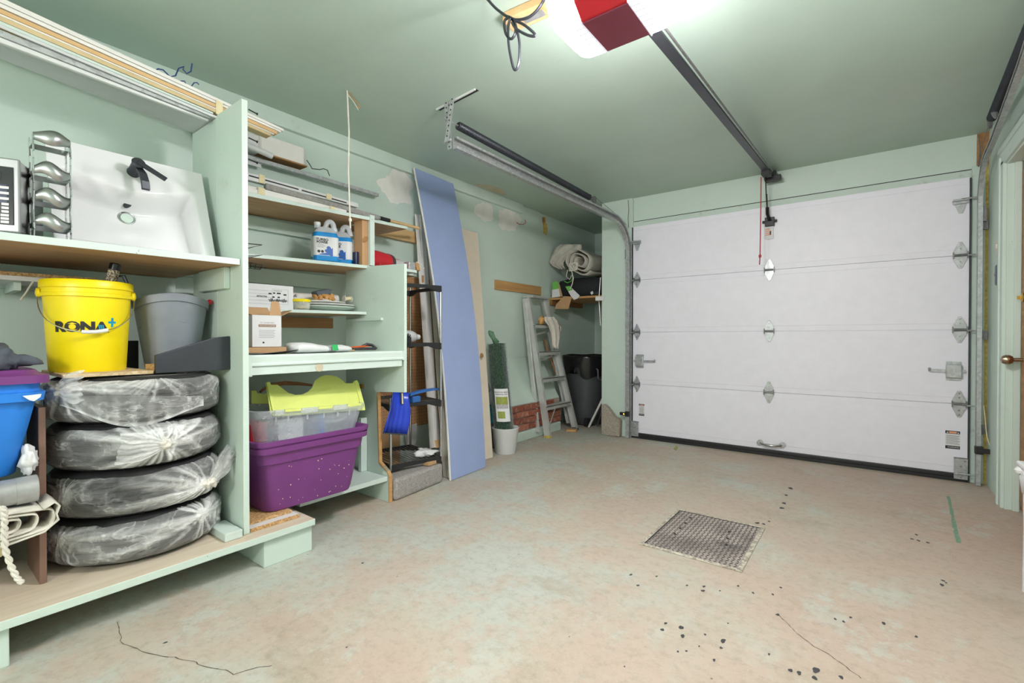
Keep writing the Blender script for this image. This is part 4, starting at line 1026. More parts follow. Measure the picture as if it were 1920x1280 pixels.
tag(MB().bx(XL+.02, -2.67, -.9, .545, 1.2545, 1.270).build('particle_board', 'particle', bevel=.001), 'brown particle board lying on the loose white board', 'board')
for y in (-.7, .30): MB().bx(XL+.002, -2.70, y, y+.02, 1.20, 1.2355).build('support_cleat', 'mint', su)
tag(MB().tube([W(62, 528, x=-2.62), W(54, 540, x=-2.61), W(48, 550, x=-2.60), W(38, 563, x=-2.59)], .003, 6).build('plastic_tie', 'rope'), 'thin white tie hanging beside the yellow bucket rim', 'tie')

# brown upright, blue tote, rolled canvas
tag(MB().bx(-2.52, -2.285, .309, .328, .156, .77).build('brown_upright', 'brown_steel', bevel=.002), 'narrow brown upright board beside the bagged tires', 'post')
bt_ = thing('storage_tote', 'blue plastic tote with a purple lid at the left edge', 'tote', (-2.45, 0, .555))
MB().rbox(-2.70, -2.19, -.36, .322, .555, .87, .05, 5, rings=[(.555, .07), (.56, .066), (.80, .022), (.803, .004), (.832, .0), (.834, .012), (.87, .012)]).build('tote_body', 'blue_tote', bt_, smooth=True)
MB().rbox(-2.71, -2.18, -.37, .330, .87, .905, .05, 5, rings=[(.862, .0), (.888, .0), (.892, .02), (.905, .03)]).build('tote_lid', 'purple', bt_, smooth=True)
MB().add([W(42, 742, x=-2.186), W(78, 738, x=-2.186), W(76, 744, x=-2.186), W(64, 752, x=-2.186), W(55, 750, x=-2.186)], [(0, 1, 2, 3, 4)]).build('torn_sticker', 'white_paper', bt_, fix=False, solid=.001)
b = crumple(W(2, 672, x=-2.32)+V(0, 0, -.01), .06, .075, .04, .5, 14, .906)
tag(b.build('crumpled_cloth', 'grey_cloth', smooth='all'), 'crumpled grey cloth on the purple lid of the blue tote', 'cloth')
du = thing('taped_tube', 'silver duct-taped tube lying under the blue tote', 'tube', (-2.2, .0, .51))
MB().tube([V(-2.215, -.5, .51), V(-2.215, .296, .511)], .042, 20).build('tube_core', 'tape_silver', du, smooth=True)
for y in (.05, .16, .245): MB().tube([V(-2.215, y, .51), V(-2.215, y+.05, .511)], .0438, 20).build('tape_wrap', 'tape_silver', du, smooth=True)
cr = thing('canvas_roll', 'off-white canvas rolled flat under the taped tube', 'canvas roll', (-2.4, .13, .37))
def spiral(cy_, cz_, hw_, hh_, turns, x0, x1, phase=0.0):
    n = int(turns*40); line = []
    for k in range(n+1):
        t = k/n; a = 2*PI*turns*t+phase; s_ = .22+.78*t; w = hw_-hh_+hh_*s_; line.append((cy_+(hw_-hh_)*s_*1.0*max(-1, min(1, 1.35*math.cos(a)))+hh_*s_*math.cos(a), cz_+hh_*s_*math.sin(a)))
    g1 = []
    for i in range(2): g1.append([V((x0, x1)[i]+.006*math.sin(k*.3), y, z) for k, (y, z) in enumerate(line)])
    return MB().sheet(g1)
spiral(.12, .417, .215, .046, 4.2, -2.28, -2.14).build('canvas_sheet', 'canvas', cr, smooth='all', fix=False, solid=.0045)
spiral(.05, .417, .20, .042, 3.2, -2.74, -2.285).build('inner_roll', 'canvas', cr, smooth='all', fix=False, solid=.0045)
b = MB(); pts = [(.30, .455), (.325, .47), (.338, .455), (.33, .43), (.335, .41), (.30, .38), (.22, .366), (.10, .362)]
b.sheet([[V(x, y, z) for y, z in pts] for x in (-2.278, -2.13)]); b.build('outer_flap', 'canvas', cr, smooth='all', fix=False, solid=.004)
rp = [W(2, 950, x=-2.12), W(8, 956, x=-2.118), W(9, 975, x=-2.118), W(8, 1000, x=-2.118), W(10, 1030, x=-2.118), W(20, 1060, x=-2.116), W(32, 1083, x=-2.11), W(43, 1094, x=-2.105)]
b = MB()
for ph in (0, PI):
    out = []
    for i in range(len(rp)-1):
        for k in range(8):
            p = rp[i].lerp(rp[i+1], k/8); a = (i*8+k)*.8+ph; out.append(p+V(.003*math.cos(a), .0045*math.sin(a), 0))
    b.tube(out, .005, 6)
tag(b.build('rope_end', 'rope', smooth=True), 'frayed white rope end hanging from the canvas roll', 'rope')
tag(MB().tube([V(-2.7, .195, .335), V(-2.2, .20, .335)], .024, 18).build('cardboard_tube', 'masking', smooth=True), 'small cream cardboard tube under the canvas roll', 'tube')
tag(MB().rbox(-2.90, -2.52, -.35, .23, .156, .308, .02, 3).build('dark_crate', 'charcoal', bevel=.002), 'dark crate in shadow under the canvas roll', 'crate')
b = crumple(V(-2.255, .283, .60), .03, .022, .05, .35, 26)
tag(b.build('white_plastic_bag', 'white', smooth='all'), 'crumpled white plastic bag behind the taped tube and brown upright', 'bag')

# ---------------------------------------------------------------- built-in shelving, middle bay
XF = -2.55; EY = 1.84
su2 = thing('shelf_unit', 'mint shelving bay with moulded counter holding jugs, boxes and totes', 'shelf unit', (-2.6, 1.4, 0))
def board(name, xb, xf, ya, yb, za, zb, th, mats, parent, u=True, bev=.002):
    o = MB().hexa([V(xb, ya, za-th), V(xf, ya, za-th), V(xf, yb, zb-th), V(xb, yb, zb-th), V(xb, ya, za), V(xf, ya, za), V(xf, yb, zb), V(xb, yb, zb)]).build(name, mats, parent, bevel=bev)
    if u: under(o)
    return o
board('shelf_board', XL, XF, .946, 1.865, 1.757, 1.785, .022, ['mint_light', 'ply'], su2)
board('shelf_board', XL, XF, .946, 1.862, 1.440, 1.474, .020, ['mint_light', 'ply'], su2)
board('shelf_board', XL, XF, .946, 1.838, 1.163, 1.176, .018, ['mint_light', 'ply'], su2)
board('shelf_board', XL, -2.60, 1.902, 2.215, 1.790, 1.798, .020, ['mint_light', 'ply'], su2)
board('shelf_board', XL, -2.62, 1.862, 2.32, 1.475, 1.475, .018, ['mint_light', 'ply'], su2)
MB().bx(XL, XL+.028, .946, 1.84, 1.34, 1.43).build('cleat', 'mint', su2, bevel=.002)
MB().bx(XL, XL+.028, .946, 1.84, 1.66, 1.735).build('cleat', 'mint', su2, bevel=.002)
MB().bx(XL, XL+.03, .946, 1.835, 1.075, 1.143).build('cleat', 'brown_board', su2, bevel=.002)
MB().bx(-2.75, -2.385, 1.822, 1.84, 1.118, 1.134).build('end_cleat', 'mint', su2, bevel=.001)
MB().bx(-2.76, -2.58, 1.822, 1.84, .685, .71).build('end_cleat', 'brown_board', su2, bevel=.001)
MB().bx(XL, -2.205, .947, EY, .905, .932).build('counter_top', 'mint_light', su2, bevel=.003)
fp = [(0, .843), (0, .932), (.012, .934), (.018, .926), (.016, .898), (.022, .892), (.022, .884), (.012, .880), (.012, .843)]
MB().prism([(-2.205+a, .972, z) for a, z in fp], (0, .855, 0)).build('fascia_moulding', 'mint_light', su2, bevel=.0015)
MB().bx(-2.204, -2.178, .946, .972, .838, .934).build('fascia_block', 'mint_light', su2, bevel=.002)
MB().bx(-2.204, -2.182, 1.826, EY, .878, .934).build('fascia_block', 'mint_light', su2, bevel=.002)
MB().lathe([(.022, 0), (.020, .003), (0, .0035)], (-2.193, 1.30, .862), 18, (1, 0, 0)).build('knob_scar', 'spackle_tan', su2, smooth=True)
poly = [(-2.56, 1.467), (-2.187, 1.449), (-2.19, .686), (-2.442, .672), (-2.425, .234), (-2.39, .215), (-2.345, .19), (-2.33, .16), (-2.33, 0.001), (-2.78, 0.001), (-2.78, 1.474)]
ep = MB().prism([(x, EY, z) for x, z in poly], (0, .02, 0)).build('end_panel', ['mint', 'pine_dark'], su2, bevel=.0015)
MB().prism([(-2.44, 1.838, .67), (-2.425, 1.838, .235), (-2.39, 1.838, .215), (-2.345, 1.838, .19), (-2.328, 1.838, .16), (-2.328, 1.838, .002), (-2.334, 1.838, .002), (-2.336, 1.838, .155), (-2.35, 1.838, .182), (-2.395, 1.838, .206), (-2.432, 1.838, .226), (-2.448, 1.838, .67)], (0, .023, 0)).build('bare_edge', 'pine_dark', su2)
MB().bx(-2.585, -2.548, 1.866, 1.90, 1.476, 1.80).build('upright_post', 'mint_light', su2, bevel=.002)
st = MB().bx(-2.66, -2.57, 1.822, 1.863, 1.475, 1.762).build('wood_stud', 'wood_v', su2, bevel=.003)
MB().lathe([(.016, 0), (.014, .001), (0, .0012)], (-2.569, 1.842, 1.64), 20, (1, 0, 0), 1.7, 1.0).build('wood_knot', 'brown_board', st, smooth=True)
board('bottom_shelf', XL, -2.345, 1.28, 1.838, .16, .16, .028, ['mint_light', 'ply'], su2, False)
MB().bx(-2.58, -2.55, 1.795, 1.838, .162, .50).build('inner_post', 'mint_light', su2, bevel=.002)
b = MB(); p, q = W(688, 404, x=-2.905), W(800, 445, x=-2.905)
tag(MB().bx(XL+.001, XL+.04, 1.87, 2.72, 1.775, 1.862).build('wall_rail', 'pine', bevel=.003), 'orange pine rail fixed to the wall behind the blue board', 'rail')

# stored high up: tubes, channels and blind parts
wb_ = thing('roller_box', 'white boxed roller tube high on the wall under the long strips', 'roller tube', W(500, 270, x=-2.85))
A, B = V(-2.84, .99, 2.13), V(-2.84, 1.19, 2.125)
MB().bx(-2.93, -2.83, 1.0, 1.305, 2.085, 2.185).build('end_box', 'white', wb_, bevel=.004)
MB().rbox(-2.93, -2.835, 1.305, 1.60, 2.10, 2.205, .03, 4).build('roller_cover', 'white_trim', wb_, bevel=.004)
MB().bx(-2.93, -2.835, 1.305, 1.605, 2.092, 2.10).build('brown_base', 'brown_board', wb_)
MB().tube([W(575, 300, x=-2.85), W(582, 310, x=-2.85), W(585, 316, x=-2.85), W(600, 318, x=-2.85), W(606, 316, x=-2.85), W(614, 319, x=-2.85), W(618, 330, x=-2.85)], .003, 6).build('loose_wire', 'dark_steel', wb_, smooth=True)
def along(px0, py0, px1, py1, x): return W(px0, py0, x=x), W(px1, py1, x=x)
A, B = along(440, 288, 708, 366, -2.88)
gc = thing('grey_channel', 'grey metal channel hung on the wall below the ceiling board', 'channel', A)
MB().bar(A, B, .03, .022).build('channel_front', 'alu_flat', gc, bevel=.001); MB().bar(A+V(-.02, 0, .016), B+V(-.02, 0, .016), .03, .006).build('channel_lip', 'galv', gc)
A, B = along(440, 262, 510, 293, -2.80); tag(MB().tube([A+V(0, -.05, .01), B], .017, 14).build('white_tube', 'white', smooth=True), 'short white tube beside the divider below the roller box', 'tube')
A, B = along(440, 290, 490, 306, -2.90); tag(MB().bar(A, B, .006, .06).build('white_card', 'white_paper'), 'white strip of card on the wall beside the divider', 'card')
nl = []
for i, (px, py) in enumerate([(466, 205), (466, 258), (466, 298)]):
    A = V(-2.5, .946, W(px, py, x=-2.35).z); A = W(px, py, y=.946); nl.append(A)
    b = MB().cyl(A, A+V(0, .035, -.006), .0028, 6); b.lathe([(.006, 0), (.005, .003), (0, .0035)], A+V(0, .035, -.006), 8, (0, 1, 0))
    b.build('nail', 'black_wire', su)
Zs = lambda y: 1.757+(y-.946)/.919*.028
bb = thing('blind_rail', 'white slotted blind rail bundled with tape on the top shelf', 'blind rail', (-2.62, 1.3, 1.79))
def pxbar(l0, l1, r0, r1, pxl, pxr, x, dep):      # bar between photo columns pxl and pxr with its (top, bottom) rows, on the plane x
    T0, L0, T1, L1 = W(pxl, l0, x=x), W(pxl, l1, x=x), W(pxr, r0, x=x), W(pxr, r1, x=x); D = V(-dep, 0, 0)
    return MB().hexa([L0, L1, L1+D, L0+D, T0, T1, T1+D, T0+D])
pxbar(323, 337, 381, 389, 465, 672, -2.66, .035).build('slotted_rail', 'white', bb, bevel=.003)
for pa, pb in ((467, 486), (497, 560), (566, 612), (622, 650)):
    f = lambda p: 327+(p-465)*.281; g_ = lambda p: 329.5+(p-465)*.279
    pxbar(f(pa), g_(pa), f(pb), g_(pb), pa, pb, -2.6585, .002).build('slot', 'ink', bb)
pxbar(351, 360, 399, 405, 465, 655, -2.585, .05).build('lower_slat', 'white_trim', bb, bevel=.002)
pxbar(347, 351.5, 394, 398.5, 465, 650, -2.60, .05).build('upper_slat', 'white_trim', bb, bevel=.002)
for pa, pb, x, t0, t1 in ((486, 497, -2.656, 326, 342), (484, 497, -2.582, 350, 366), (612, 622, -2.656, 362, 372), (620, 628, -2.582, 386, 398)):
    pxbar(t0, t1, t0+(pb-pa)*.28, t1+(pb-pa)*.27, pa, pb, x, .003).build('tape_band', 'masking', bb)
tag(pxbar(342, 355, 403, 413, 499, 711, -2.615, .035).build('grey_fabric_pole', 'canvas_grey', bevel=.008), 'grey fibrous pole lying on the top shelf over the white slats', 'pole')
for m_ in ('grey_fibre',): plain(m_, (150, 146, 142), 0.8, var=0.2, scale=50, bump=.5, bscale=160)
bpy.data.objects['grey_fabric_pole'].data.materials[0] = MATS['grey_fibre']
hb = thing('wooden_broom', 'wooden broom handle with a black ferrule lying past the top shelf', 'broom', (-2.63, 1.9, 1.81))
MB().cyl((-2.625, 1.90, 1.815), (-2.63, 2.0, 1.8185), .0125, 12).build('metal_sleeve', 'galv', hb, smooth=True); MB().cyl((-2.63, 2.0, 1.8185), (-2.64, 2.09, 1.82), .0135, 12).build('ferrule', 'black_plastic', hb, smooth=True); MB().cyl((-2.64, 2.09, 1.82), (-2.70, 2.41, 1.835), .011, 12).build('wood_shaft', 'pine', hb, smooth=True)
rb = tag(MB().bx(-2.60, -2.57, .955, 1.03, Zs(1)+.036, Zs(1)+.052).build('wood_scrap', 'brown_board', bevel=.006), 'dark wood scrap on the white slats beside the divider', 'wood scrap')
rb = tag(MB().bx(-2.655, -2.612, .955, 1.045, Zs(1)+.078, Zs(1)+.115).build('metal_clip', 'galv_dark', bevel=.006), 'dark metal clip on the slotted rail beside the divider', 'clip')

# wire hooks on the divider
def wloop(name, pp, label, r=.0022):
    pts = [W(a, c, y=.975) for a, c in pp]; b = MB(); b.tube(pts, r, 5); return tag(b.build(name, 'black_wire', smooth=True), label, 'wire hook')
wloop('wire_hook', [(460, 456), (491, 459), (466, 465)], 'upper black wire triangle hook on the divider side')
bx_w = thing('wire_basket', 'small black wire basket on the divider above the white box', 'basket', W(480, 500, y=.97))
b = MB()
for a in ([(464, 492), (492, 497), (488, 505), (464, 502)], [(464, 496), (492, 500)], [(464, 499), (490, 503)], [(470, 493), (470, 503)], [(480, 495), (478, 504)]): b.tube([W(p[0], p[1], y=.975) for p in a], .0018, 5)
b.build('wire_mesh', 'black_wire', bx_w)
b = MB().tube([W(466, 480, y=.97), W(492, 478, y=.97), W(466, 483, y=.97)], .002, 5); b.build('wire_arm', 'black_wire', bx_w)

# two washer-fluid jugs
def jug(y, x, label, flip=0.0):
    z = 1.44+(y-.946)/.916*.034
    j = thing('fluid_jug', label, 'jug', (x, y, z+.001), flip, 'washer fluid jugs')
    hw, hd = .072, .057
    rg = [(0.0, .012), (.006, .002), (.03, .0), (.155, 0), (.175, .006), (.195, .022), (.215, .036)]
    MB().rbox(-hd, hd, -hw, hw, 0, .2, .028, 5, rings=[(z_, i_) for z_, i_ in rg[:5]]).build('lower_body', 'washer_blue', j, world=False, smooth=True)
    MB().rbox(-hd, hd, -hw, hw, 0, .2, .020, 5, rings=[(.1752, .006), (.195, .020), (.212, .034)]).build('upper_body', 'jug_clear', j, world=False, smooth=True)
    pts = [V(0, .03+.022*math.cos(a)*1.0, .222+.030*math.sin(a)) for a in [PI*k/10 for k in range(11)]]
    MB().tube([V(0, .062, .192)]+pts+[V(0, -.004, .205)], .0155, 10).build('handle', 'jug_clear', j, world=False, smooth=True)
    MB().lathe([(.018, 0), (.018, .022)], (0, -.042, .205), 16).build('neck', 'jug_clear', j, world=False, smooth=True)
    MB().lathe([(.019, 0), (.019, .018), (0, .019)], (0, -.042, .222), 18).build('cap', 'white', j, world=False, smooth=True)
    lb = MB().rbox(-hd-.0012, hd+.0012, -hw-.0012, hw+.0012, .035, .148, .028, 5).build('label', 'white_paper', j, world=False, smooth=True)
    F = lambda u, v, n=.0022: WM[j] @ Matrix.Translation((hd+n, u, v)) @ Matrix(((0, 0, 1, 0), (1, 0, 0, 0), (0, 1, 0, 0), (0, 0, 0, 1)))
    text('TURBO', .021, F(-.026, .128), 'ink', lb, bold=.0008); text('POWER', .018, F(-.026, .112), 'ink', lb, bold=.0008)
    b = MB().add(blob((hd+.0022, .012, .062), (0, 1, 0), (0, 0, 1), .022, .024, 18, .5, 5), [list(range(18))]); b.add([(hd+.0021, -.05, .038), (hd+.0021, .034, .038), (hd+.0021, .034, .085), (hd+.0021, .02, .07), (hd+.0021, 0, .052), (hd+.0021, -.03, .046)], [(0, 1, 2, 3, 4, 5)]); b.build('splash_print', 'ink_blue', lb, world=False, fix=False)
    b = MB()
    for k in range(2): b.lathe([(.0085, 0), (.0085, .0004), (.0065, .0005)], (hd+.0016, -.045+.02*k, .058), 14, (1, 0, 0))
    b.build('hazard_rings', 'ink', lb, world=False)
    b = MB()
    for k in range(3): b.bx(hd+.0012, hd+.002, -.052, -.018+.01*(k % 2), .098-.008*k, .101-.008*k)
    b.build('small_print', 'ink_grey', lb, world=False)
    b = MB()
    for k in range(4): b.bx(-.03, -.005+.012*(k % 2), hw+.0012, hw+.0018, .12-.02*k, .126-.02*k)
    b.bx(-.03, .0, hw+.0012, hw+.0018, .04, .052); b.build('side_print', 'ink_grey', lb, world=False)
    return j
jug(1.598, -2.63, 'blue washer fluid jug with a white label, nearer the divider', math.radians(-20)); jug(1.752, -2.70, 'blue washer fluid jug partly hidden, next to the wooden stud', math.radians(-38))
tag(MB().bx(-2.67, -2.60, 1.795, 1.818, 1.474, 1.56).build('dark_canister', 'navy', bevel=.004), 'small dark canister squeezed between a jug and the wooden stud', 'canister')

# fire logs on the end shelf
def log(a, c, r, mat, label):
    a, c = Vector(a), Vector(c); d = c-a; o = thing('wrapped_log', label, 'log', (a+c)/2)
    n = 12; MB().tube([a-d*.02, a, a.lerp(c, .5), c, c+d*.03], [r*.55, r, r*1.03, r*.98, r*.5], 22).build('wrapper', mat, o, smooth=True); return o
A, B = V(-2.645, 1.915, 1.540), V(-2.70, 2.135, 1.537)
lg = log(A, B, .061, 'red', 'red wrapped log with a black end band on the end shelf')
MB().tube([A.lerp(B, .86), A.lerp(B, 1.0)], [.0632, .0612], 22).build('black_band', 'charcoal', lg, smooth=True)
d = (B-A).normalized(); n = V(.97, -.24, 0).normalized()
MB().add(blob(A.lerp(B, .42)+n*.0632+V(0, 0, .012), d, (0, 0, 1), .034, .012, 16, .2, 2), [list(range(16))]).build('cream_banner', 'masking', lg, fix=False)
MB().add(blob(A.lerp(B, .42)+n*.0634-V(0, 0, .006), d, (0, 0, 1), .016, .014, 14, .2, 6), [list(range(14))]).build('emblem', 'ink_grey', lg, fix=False)
MB().add(blob(A.lerp(B, .42)+n*.0600-V(0, 0, .026), d, (0, 0, 1), .012, .012, 12, .5, 7), [list(range(12))]).build('flame_print', 'ink_orange', lg, fix=False)
A, B = V(-2.715, 2.155, 1.53), V(-2.76, 2.30, 1.528)
lg = log(A, B, .053, 'white', 'white wrapped log with upside-down blue lettering beside the red log')
d = (B-A).normalized(); n = V(.98, -.2, 0).normalized()
text('LINE', .045, frame(A.lerp(B, .42)+n*.0555, -d, (0, 0, -1)), 'ink_blue', lg, bold=.001)
MB().bar(A.lerp(B, .1)+n*.04+V(0, 0, .04), A.lerp(B, .5)+n*.04+V(0, 0, .04), .002, .006).build('red_stripe', 'red', lg)
cl = thing('metal_clamp', 'grey metal clamp with a wooden grip past the end panel top', 'clamp', W(768, 495, x=-2.5))
c = W(768, 494, x=-2.52); MB().bx(c.x-.03, c.x+.03, c.y-.03, c.y+.03, 1.477, 1.53).build('clamp_body', 'galv', cl, bevel=.006)
c2 = W(782, 500, x=-2.55); b = MB().obb(c2, (.012, 0, 0), (0, .016, 0), (0, -.008, .028)); b.build('wood_grip', 'pine_dark', cl, bevel=.006)
MB().tube([c2+V(.015, -.02, .03), c2+V(.02, .02, .02), c2+V(.02, .05, -.012)], .004, 6).build('white_cord', 'rope', cl, smooth=True)
MB().bx(c.x-.06, c.x+.035, c.y-.16, c.y+.035, 1.458, 1.4765).build('shelf_board', 'mint_light', su2)

# third shelf: box, jar, platters, gloves
z3 = lambda y: 1.163+(y-.946)/.892*.013
wbx = thing('white_carton', 'long white carton with a printed table and black scribble', 'carton', (-2.72, 1.18, 1.167), math.radians(-4))
MB().bx(-.10, .10, -.21, .215, .002, .135).build('carton_body', 'white_paper', wbx, world=False, bevel=.002)
FX = lambda u, v: WM[wbx] @ Matrix.Translation((.1012, u, v)) @ Matrix(((0, 0, 1, 0), (1, 0, 0, 0), (0, 1, 0, 0), (0, 0, 0, 1)))
b = MB()
for k in range(5): b.bx(.100, .1008, -.05, .10, .100-.018*k, .1012-.018*k)
for z in (.112, .03): b.bx(.100, .1008, .10, .185, z, z+.001)
for u in (.10, .185): b.bx(.100, .1008, u, u+.001, .03, .112)
b.build('table_lines', 'ink_grey', wbx, world=False)
text('GRADE A', .011, FX(.128, .103), 'ink', wbx); text('SETS/CTN', .012, FX(.045, .068), 'ink', wbx, bold=.0003)
b = MB()
for u0, u1, v in ((.104, .115, .09), (.124, .145, .09), (.160, .176, .084), (.10, .112, .068), (.128, .14, .068), (.08, .096, .086)): b.bx(.100, .1009, u0, u1, v-.004, v+.004)
b.build('print_blocks', 'ink', wbx, world=False)
b = MB(); pts = [V(.1015, .08+.1*k/40, .05+.009*math.sin(k*1.7)+.004*math.sin(k*4.1)) for k in range(41)]; b.tube(pts, .0016, 5); b.build('scribble', 'ink', wbx, world=False)
jr = thing('glass_jar', 'glass jar with a yellow lid beside the white carton', 'jar', (-2.60, 1.435, 1.171))
MB().lathe([(.0, .001), (.042, .001), (.048, .01), (.050, .045), (.047, .05), (.043, .05), (.045, .012), (0, .006)], (-2.61, 1.435, 1.171), 28).build('glass_body', 'jar_glass', jr, smooth=True)
MB().lathe([(.052, .046), (.053, .058), (.049, .062), (0, .062)], (-2.61, 1.435, 1.171), 28).build('jar_lid', 'yellow', jr, smooth=True)
MB().lathe([(.0, .008), (.038, .008), (.034, .024), (0, .026)], (-2.61, 1.435, 1.171), 18).build('contents', 'foam', jr, smooth=True)
def platter(z, rx, ry, label, mat='white_gloss', cx=-2.72, cy=1.655):
    pr = [(0, .002), (.55, .002), (.72, .006), (1.0, .024), (1.0, .028), (.72, .012), (.55, .008), (0, .008)]
    return tag(MB().rings([[V(cx+r*rx*math.cos(a), cy+r*ry*math.copysign(abs(math.sin(a))**.75, math.sin(a)), z+zz) for a in [2*PI*k/48 for k in range(48)]] for r, zz in pr], True, False).build('platter', mat, smooth=True), label, 'platter', 'platters stacked on the shelf')
plain('pale_green_plastic', (206, 218, 206), 0.3, var=.02)
platter(1.176, .15, .178, 'large pale platter at the bottom of the stack on the shelf', 'pale_green_plastic'); platter(1.190, .15, .176, 'white platter in the middle of the stack'); platter(1.206, .13, .150, 'smaller cream platter on top of the stack', 'white_trim', -2.72, 1.62)
tag(MB().tube([V(-2.82, 1.46, 1.262), V(-2.82, 1.80, 1.268)], .026, 16).build('paper_roll', 'spackle', smooth=True), 'pale paper roll lying across the platters', 'paper roll')
gl = thing('work_gloves', 'tan and grey work gloves heaped on the platters', 'gloves', (-2.68, 1.62, 1.236))
b = MB()
for i, (y, x, l, a) in enumerate([(1.56, -2.66, .05, .3), (1.58, -2.64, .05, .15), (1.605, -2.62, .048, 0.), (1.63, -2.62, .046, -.1), (1.66, -2.64, .05, -.5), (1.68, -2.66, .055, -.8)]):
    MB().tube([V(x, y, 1.246+.004*i % .01), V(x-.02, y+.02*math.sin(a), 1.262), V(x-.05, y+.05*math.sin(a), 1.27)], [.011, .013, .014], 10).build('finger', 'leather', gl, smooth=True)
b = MB().obb((-2.69, 1.61, 1.285), (.035, 0, 0), (0, .045, .012), (0, -.008, .018)); b.build('cuff', 'grey_cloth', gl, bevel=.010)
MB().obb((-2.70, 1.655, 1.278), (.03, 0, 0), (0, .035, -.012), (0, .006, .014)).build('palm', 'leather', gl, bevel=.010)
pr_ = thing('paint_roller', 'paint roller with a dark handle behind the glass jar', 'paint roller', (-2.75, 1.45, 1.23))
MB().cyl((-2.75, 1.40, 1.247), (-2.75, 1.455, 1.252), .011, 12).build('handle', 'charcoal', pr_, smooth=True); MB().cyl((-2.76, 1.462, 1.222), (-2.76, 1.50, 1.26), .022, 16).build('sleeve', 'white', pr_, smooth=True); MB().tube([V(-2.75, 1.455, 1.252), V(-2.74, 1.47, 1.268), V(-2.745, 1.49, 1.25)], .003, 6).build('frame_wire', 'galv', pr_)
MB().bx(-2.77, -2.74, 1.402, 1.41, 1.176, 1.24).build('stand_leg', 'charcoal', pr_)
sp = thing('string_reel', 'small pale reel of string at the right end of the platters', 'reel', (-2.68, 1.79, 1.236))
MB().cyl((-2.70, 1.775, 1.262), (-2.70, 1.82, 1.268), .012, 12).build('spool', 'masking', sp, smooth=True)
for y in (1.772, 1.822): MB().cyl((-2.70, y, 1.263), (-2.70, y+.004, 1.263), .020, 14).build('flange', 'white_trim', sp, smooth=True)

# counter: vacuum-cleaner box, bag, folded tools
vb = thing('vacuum_box', 'open white carton with brown flaps and printed lettering on the counter', 'carton', (-2.34, 1.115, .966), math.radians(-6))
MB().bx(-.13, 0, -.068, .066, .001, .155).build('carton_body', 'white_paper', vb, world=False, bevel=.001)
FV = lambda u, v: WM[vb] @ Matrix.Translation((.0008, u, v)) @ Matrix(((0, 0, 1, 0), (1, 0, 0, 0), (0, 1, 0, 0), (0, 0, 0, 1)))
text('DC 12V BATTERY', .0085, FV(0.0, .118), 'ink_brown', vb)
MB().bx(0, .0008, -.040, .040, .098, .110).build('title_bar', 'ink_brown', vb, world=False); text('VACUUM CLEANER', .0085, Matrix.Translation((.0006, 0, 0)) @ FV(0, .104), 'white_paper', vb)
b = MB()
for k in range(6): b.bx(0, .0006, -.038, .036-.006*(k % 2), .080-.007*k, .082-.007*k)
b.build('text_lines', 'ink_grey', vb, world=False); MB().bx(0, .0008, -.022, -.014, .018, .026).build('icon', 'ink', vb, world=False)
for pts in ([(-.002, .010, .155), (-.002, .066, .155), (-.03, .066, .225), (-.03, .03, .225)], [(-.002, .066, .155), (-.13, .066, .155), (-.12, .12, .185), (-.01, .12, .185)], [(-.13, -.068, .155), (-.13, .066, .155), (-.17, .06, .20), (-.17, -.05, .20)], [(-.002, -.068, .155), (-.13, -.068, .155), (-.12, -.12, .18), (-.01, -.12, .18)]):
    n = (Vector(pts[1])-Vector(pts[0])).cross(Vector(pts[2])-Vector(pts[1])).normalized()
    MB().prism(pts, n*.003).build('flap', 'cardboard', vb, world=False)
tray = tag(MB().bx(-2.55, -2.32, .955, 1.20, .933, .965).build('cardboard_tray', 'cardboard', bevel=.002), 'flat brown cardboard tray under the open white carton', 'cardboard')
bg = thing('plastic_sack', 'white plastic sack with a green printed square lying on the counter', 'sack', (-2.32, 1.35, .933))
def sack(y0, y1, k0, nm, mat, ex=0.0):
    rs = []
    for i in range(15):
        t = i/14; y = y0+(y1-y0)*t; T = (y-1.17)/(1.53-1.17); hh = .022+.005*math.sin(T*7)+(.0 if T < .85 else -.010*(T-.85)/.15); w = .075-.010*T; ring = []
        for k in range(24):
            a = 2*PI*k/24; zz = hh*math.copysign(abs(math.sin(a))**.8, math.sin(a)); xx = w*math.copysign(abs(math.cos(a))**.7, math.cos(a))
            p = V(-2.30+xx*(1+ex)-.02*T, y, .934+hh+zz*(1+ex*2)); p += V(fbm(p, 25)*.003, 0, max(0, fbm(p+V(4, 0, 0), 25))*.004) if not ex else V(0, 0, 0)
            p.z = max(p.z, .9335); ring.append(p)
        rs.append(ring)
    return MB().rings(rs).build(nm, mat, bg, smooth='all')
sack(1.215, 1.53, 0, 'sack_body', 'white'); sack(1.385, 1.435, 0, 'grey_band', 'photo_grey', .035)
MB().add([(-2.236, 1.395, .975), (-2.236, 1.43, .975), (-2.226, 1.43, .945), (-2.226, 1.395, .945)], [(0, 1, 2, 3)]).build('green_square', 'ink_green', bg, fix=False)
MB().sheet([[V(-2.5, 1.0+.02*k, .934), V(-2.30, 1.0+.022*k, .9345+.004*math.sin(k)), V(-2.235, 1.02+.022*k, .934+.002*k)] for k in range(10)], .002, (0, 0, 1)).build('sack_mouth', 'charcoal', bg)
fs_ = thing('folding_saws', 'black and orange folding saws lying at the end of the counter', 'saw', (-2.48, 1.70, .933))
b = MB().obb((-2.40, 1.69, .945), (.012, .0, 0), (.02, .085, .0), (0, 0, .008)); b.build('saw_handle', 'black_plastic', fs_, bevel=.004)
MB().obb((-2.43, 1.70, .957), (.012, 0, 0), (-.015, .085, .005), (0, 0, .005)).build('orange_grip', 'orange', fs_, bevel=.003)
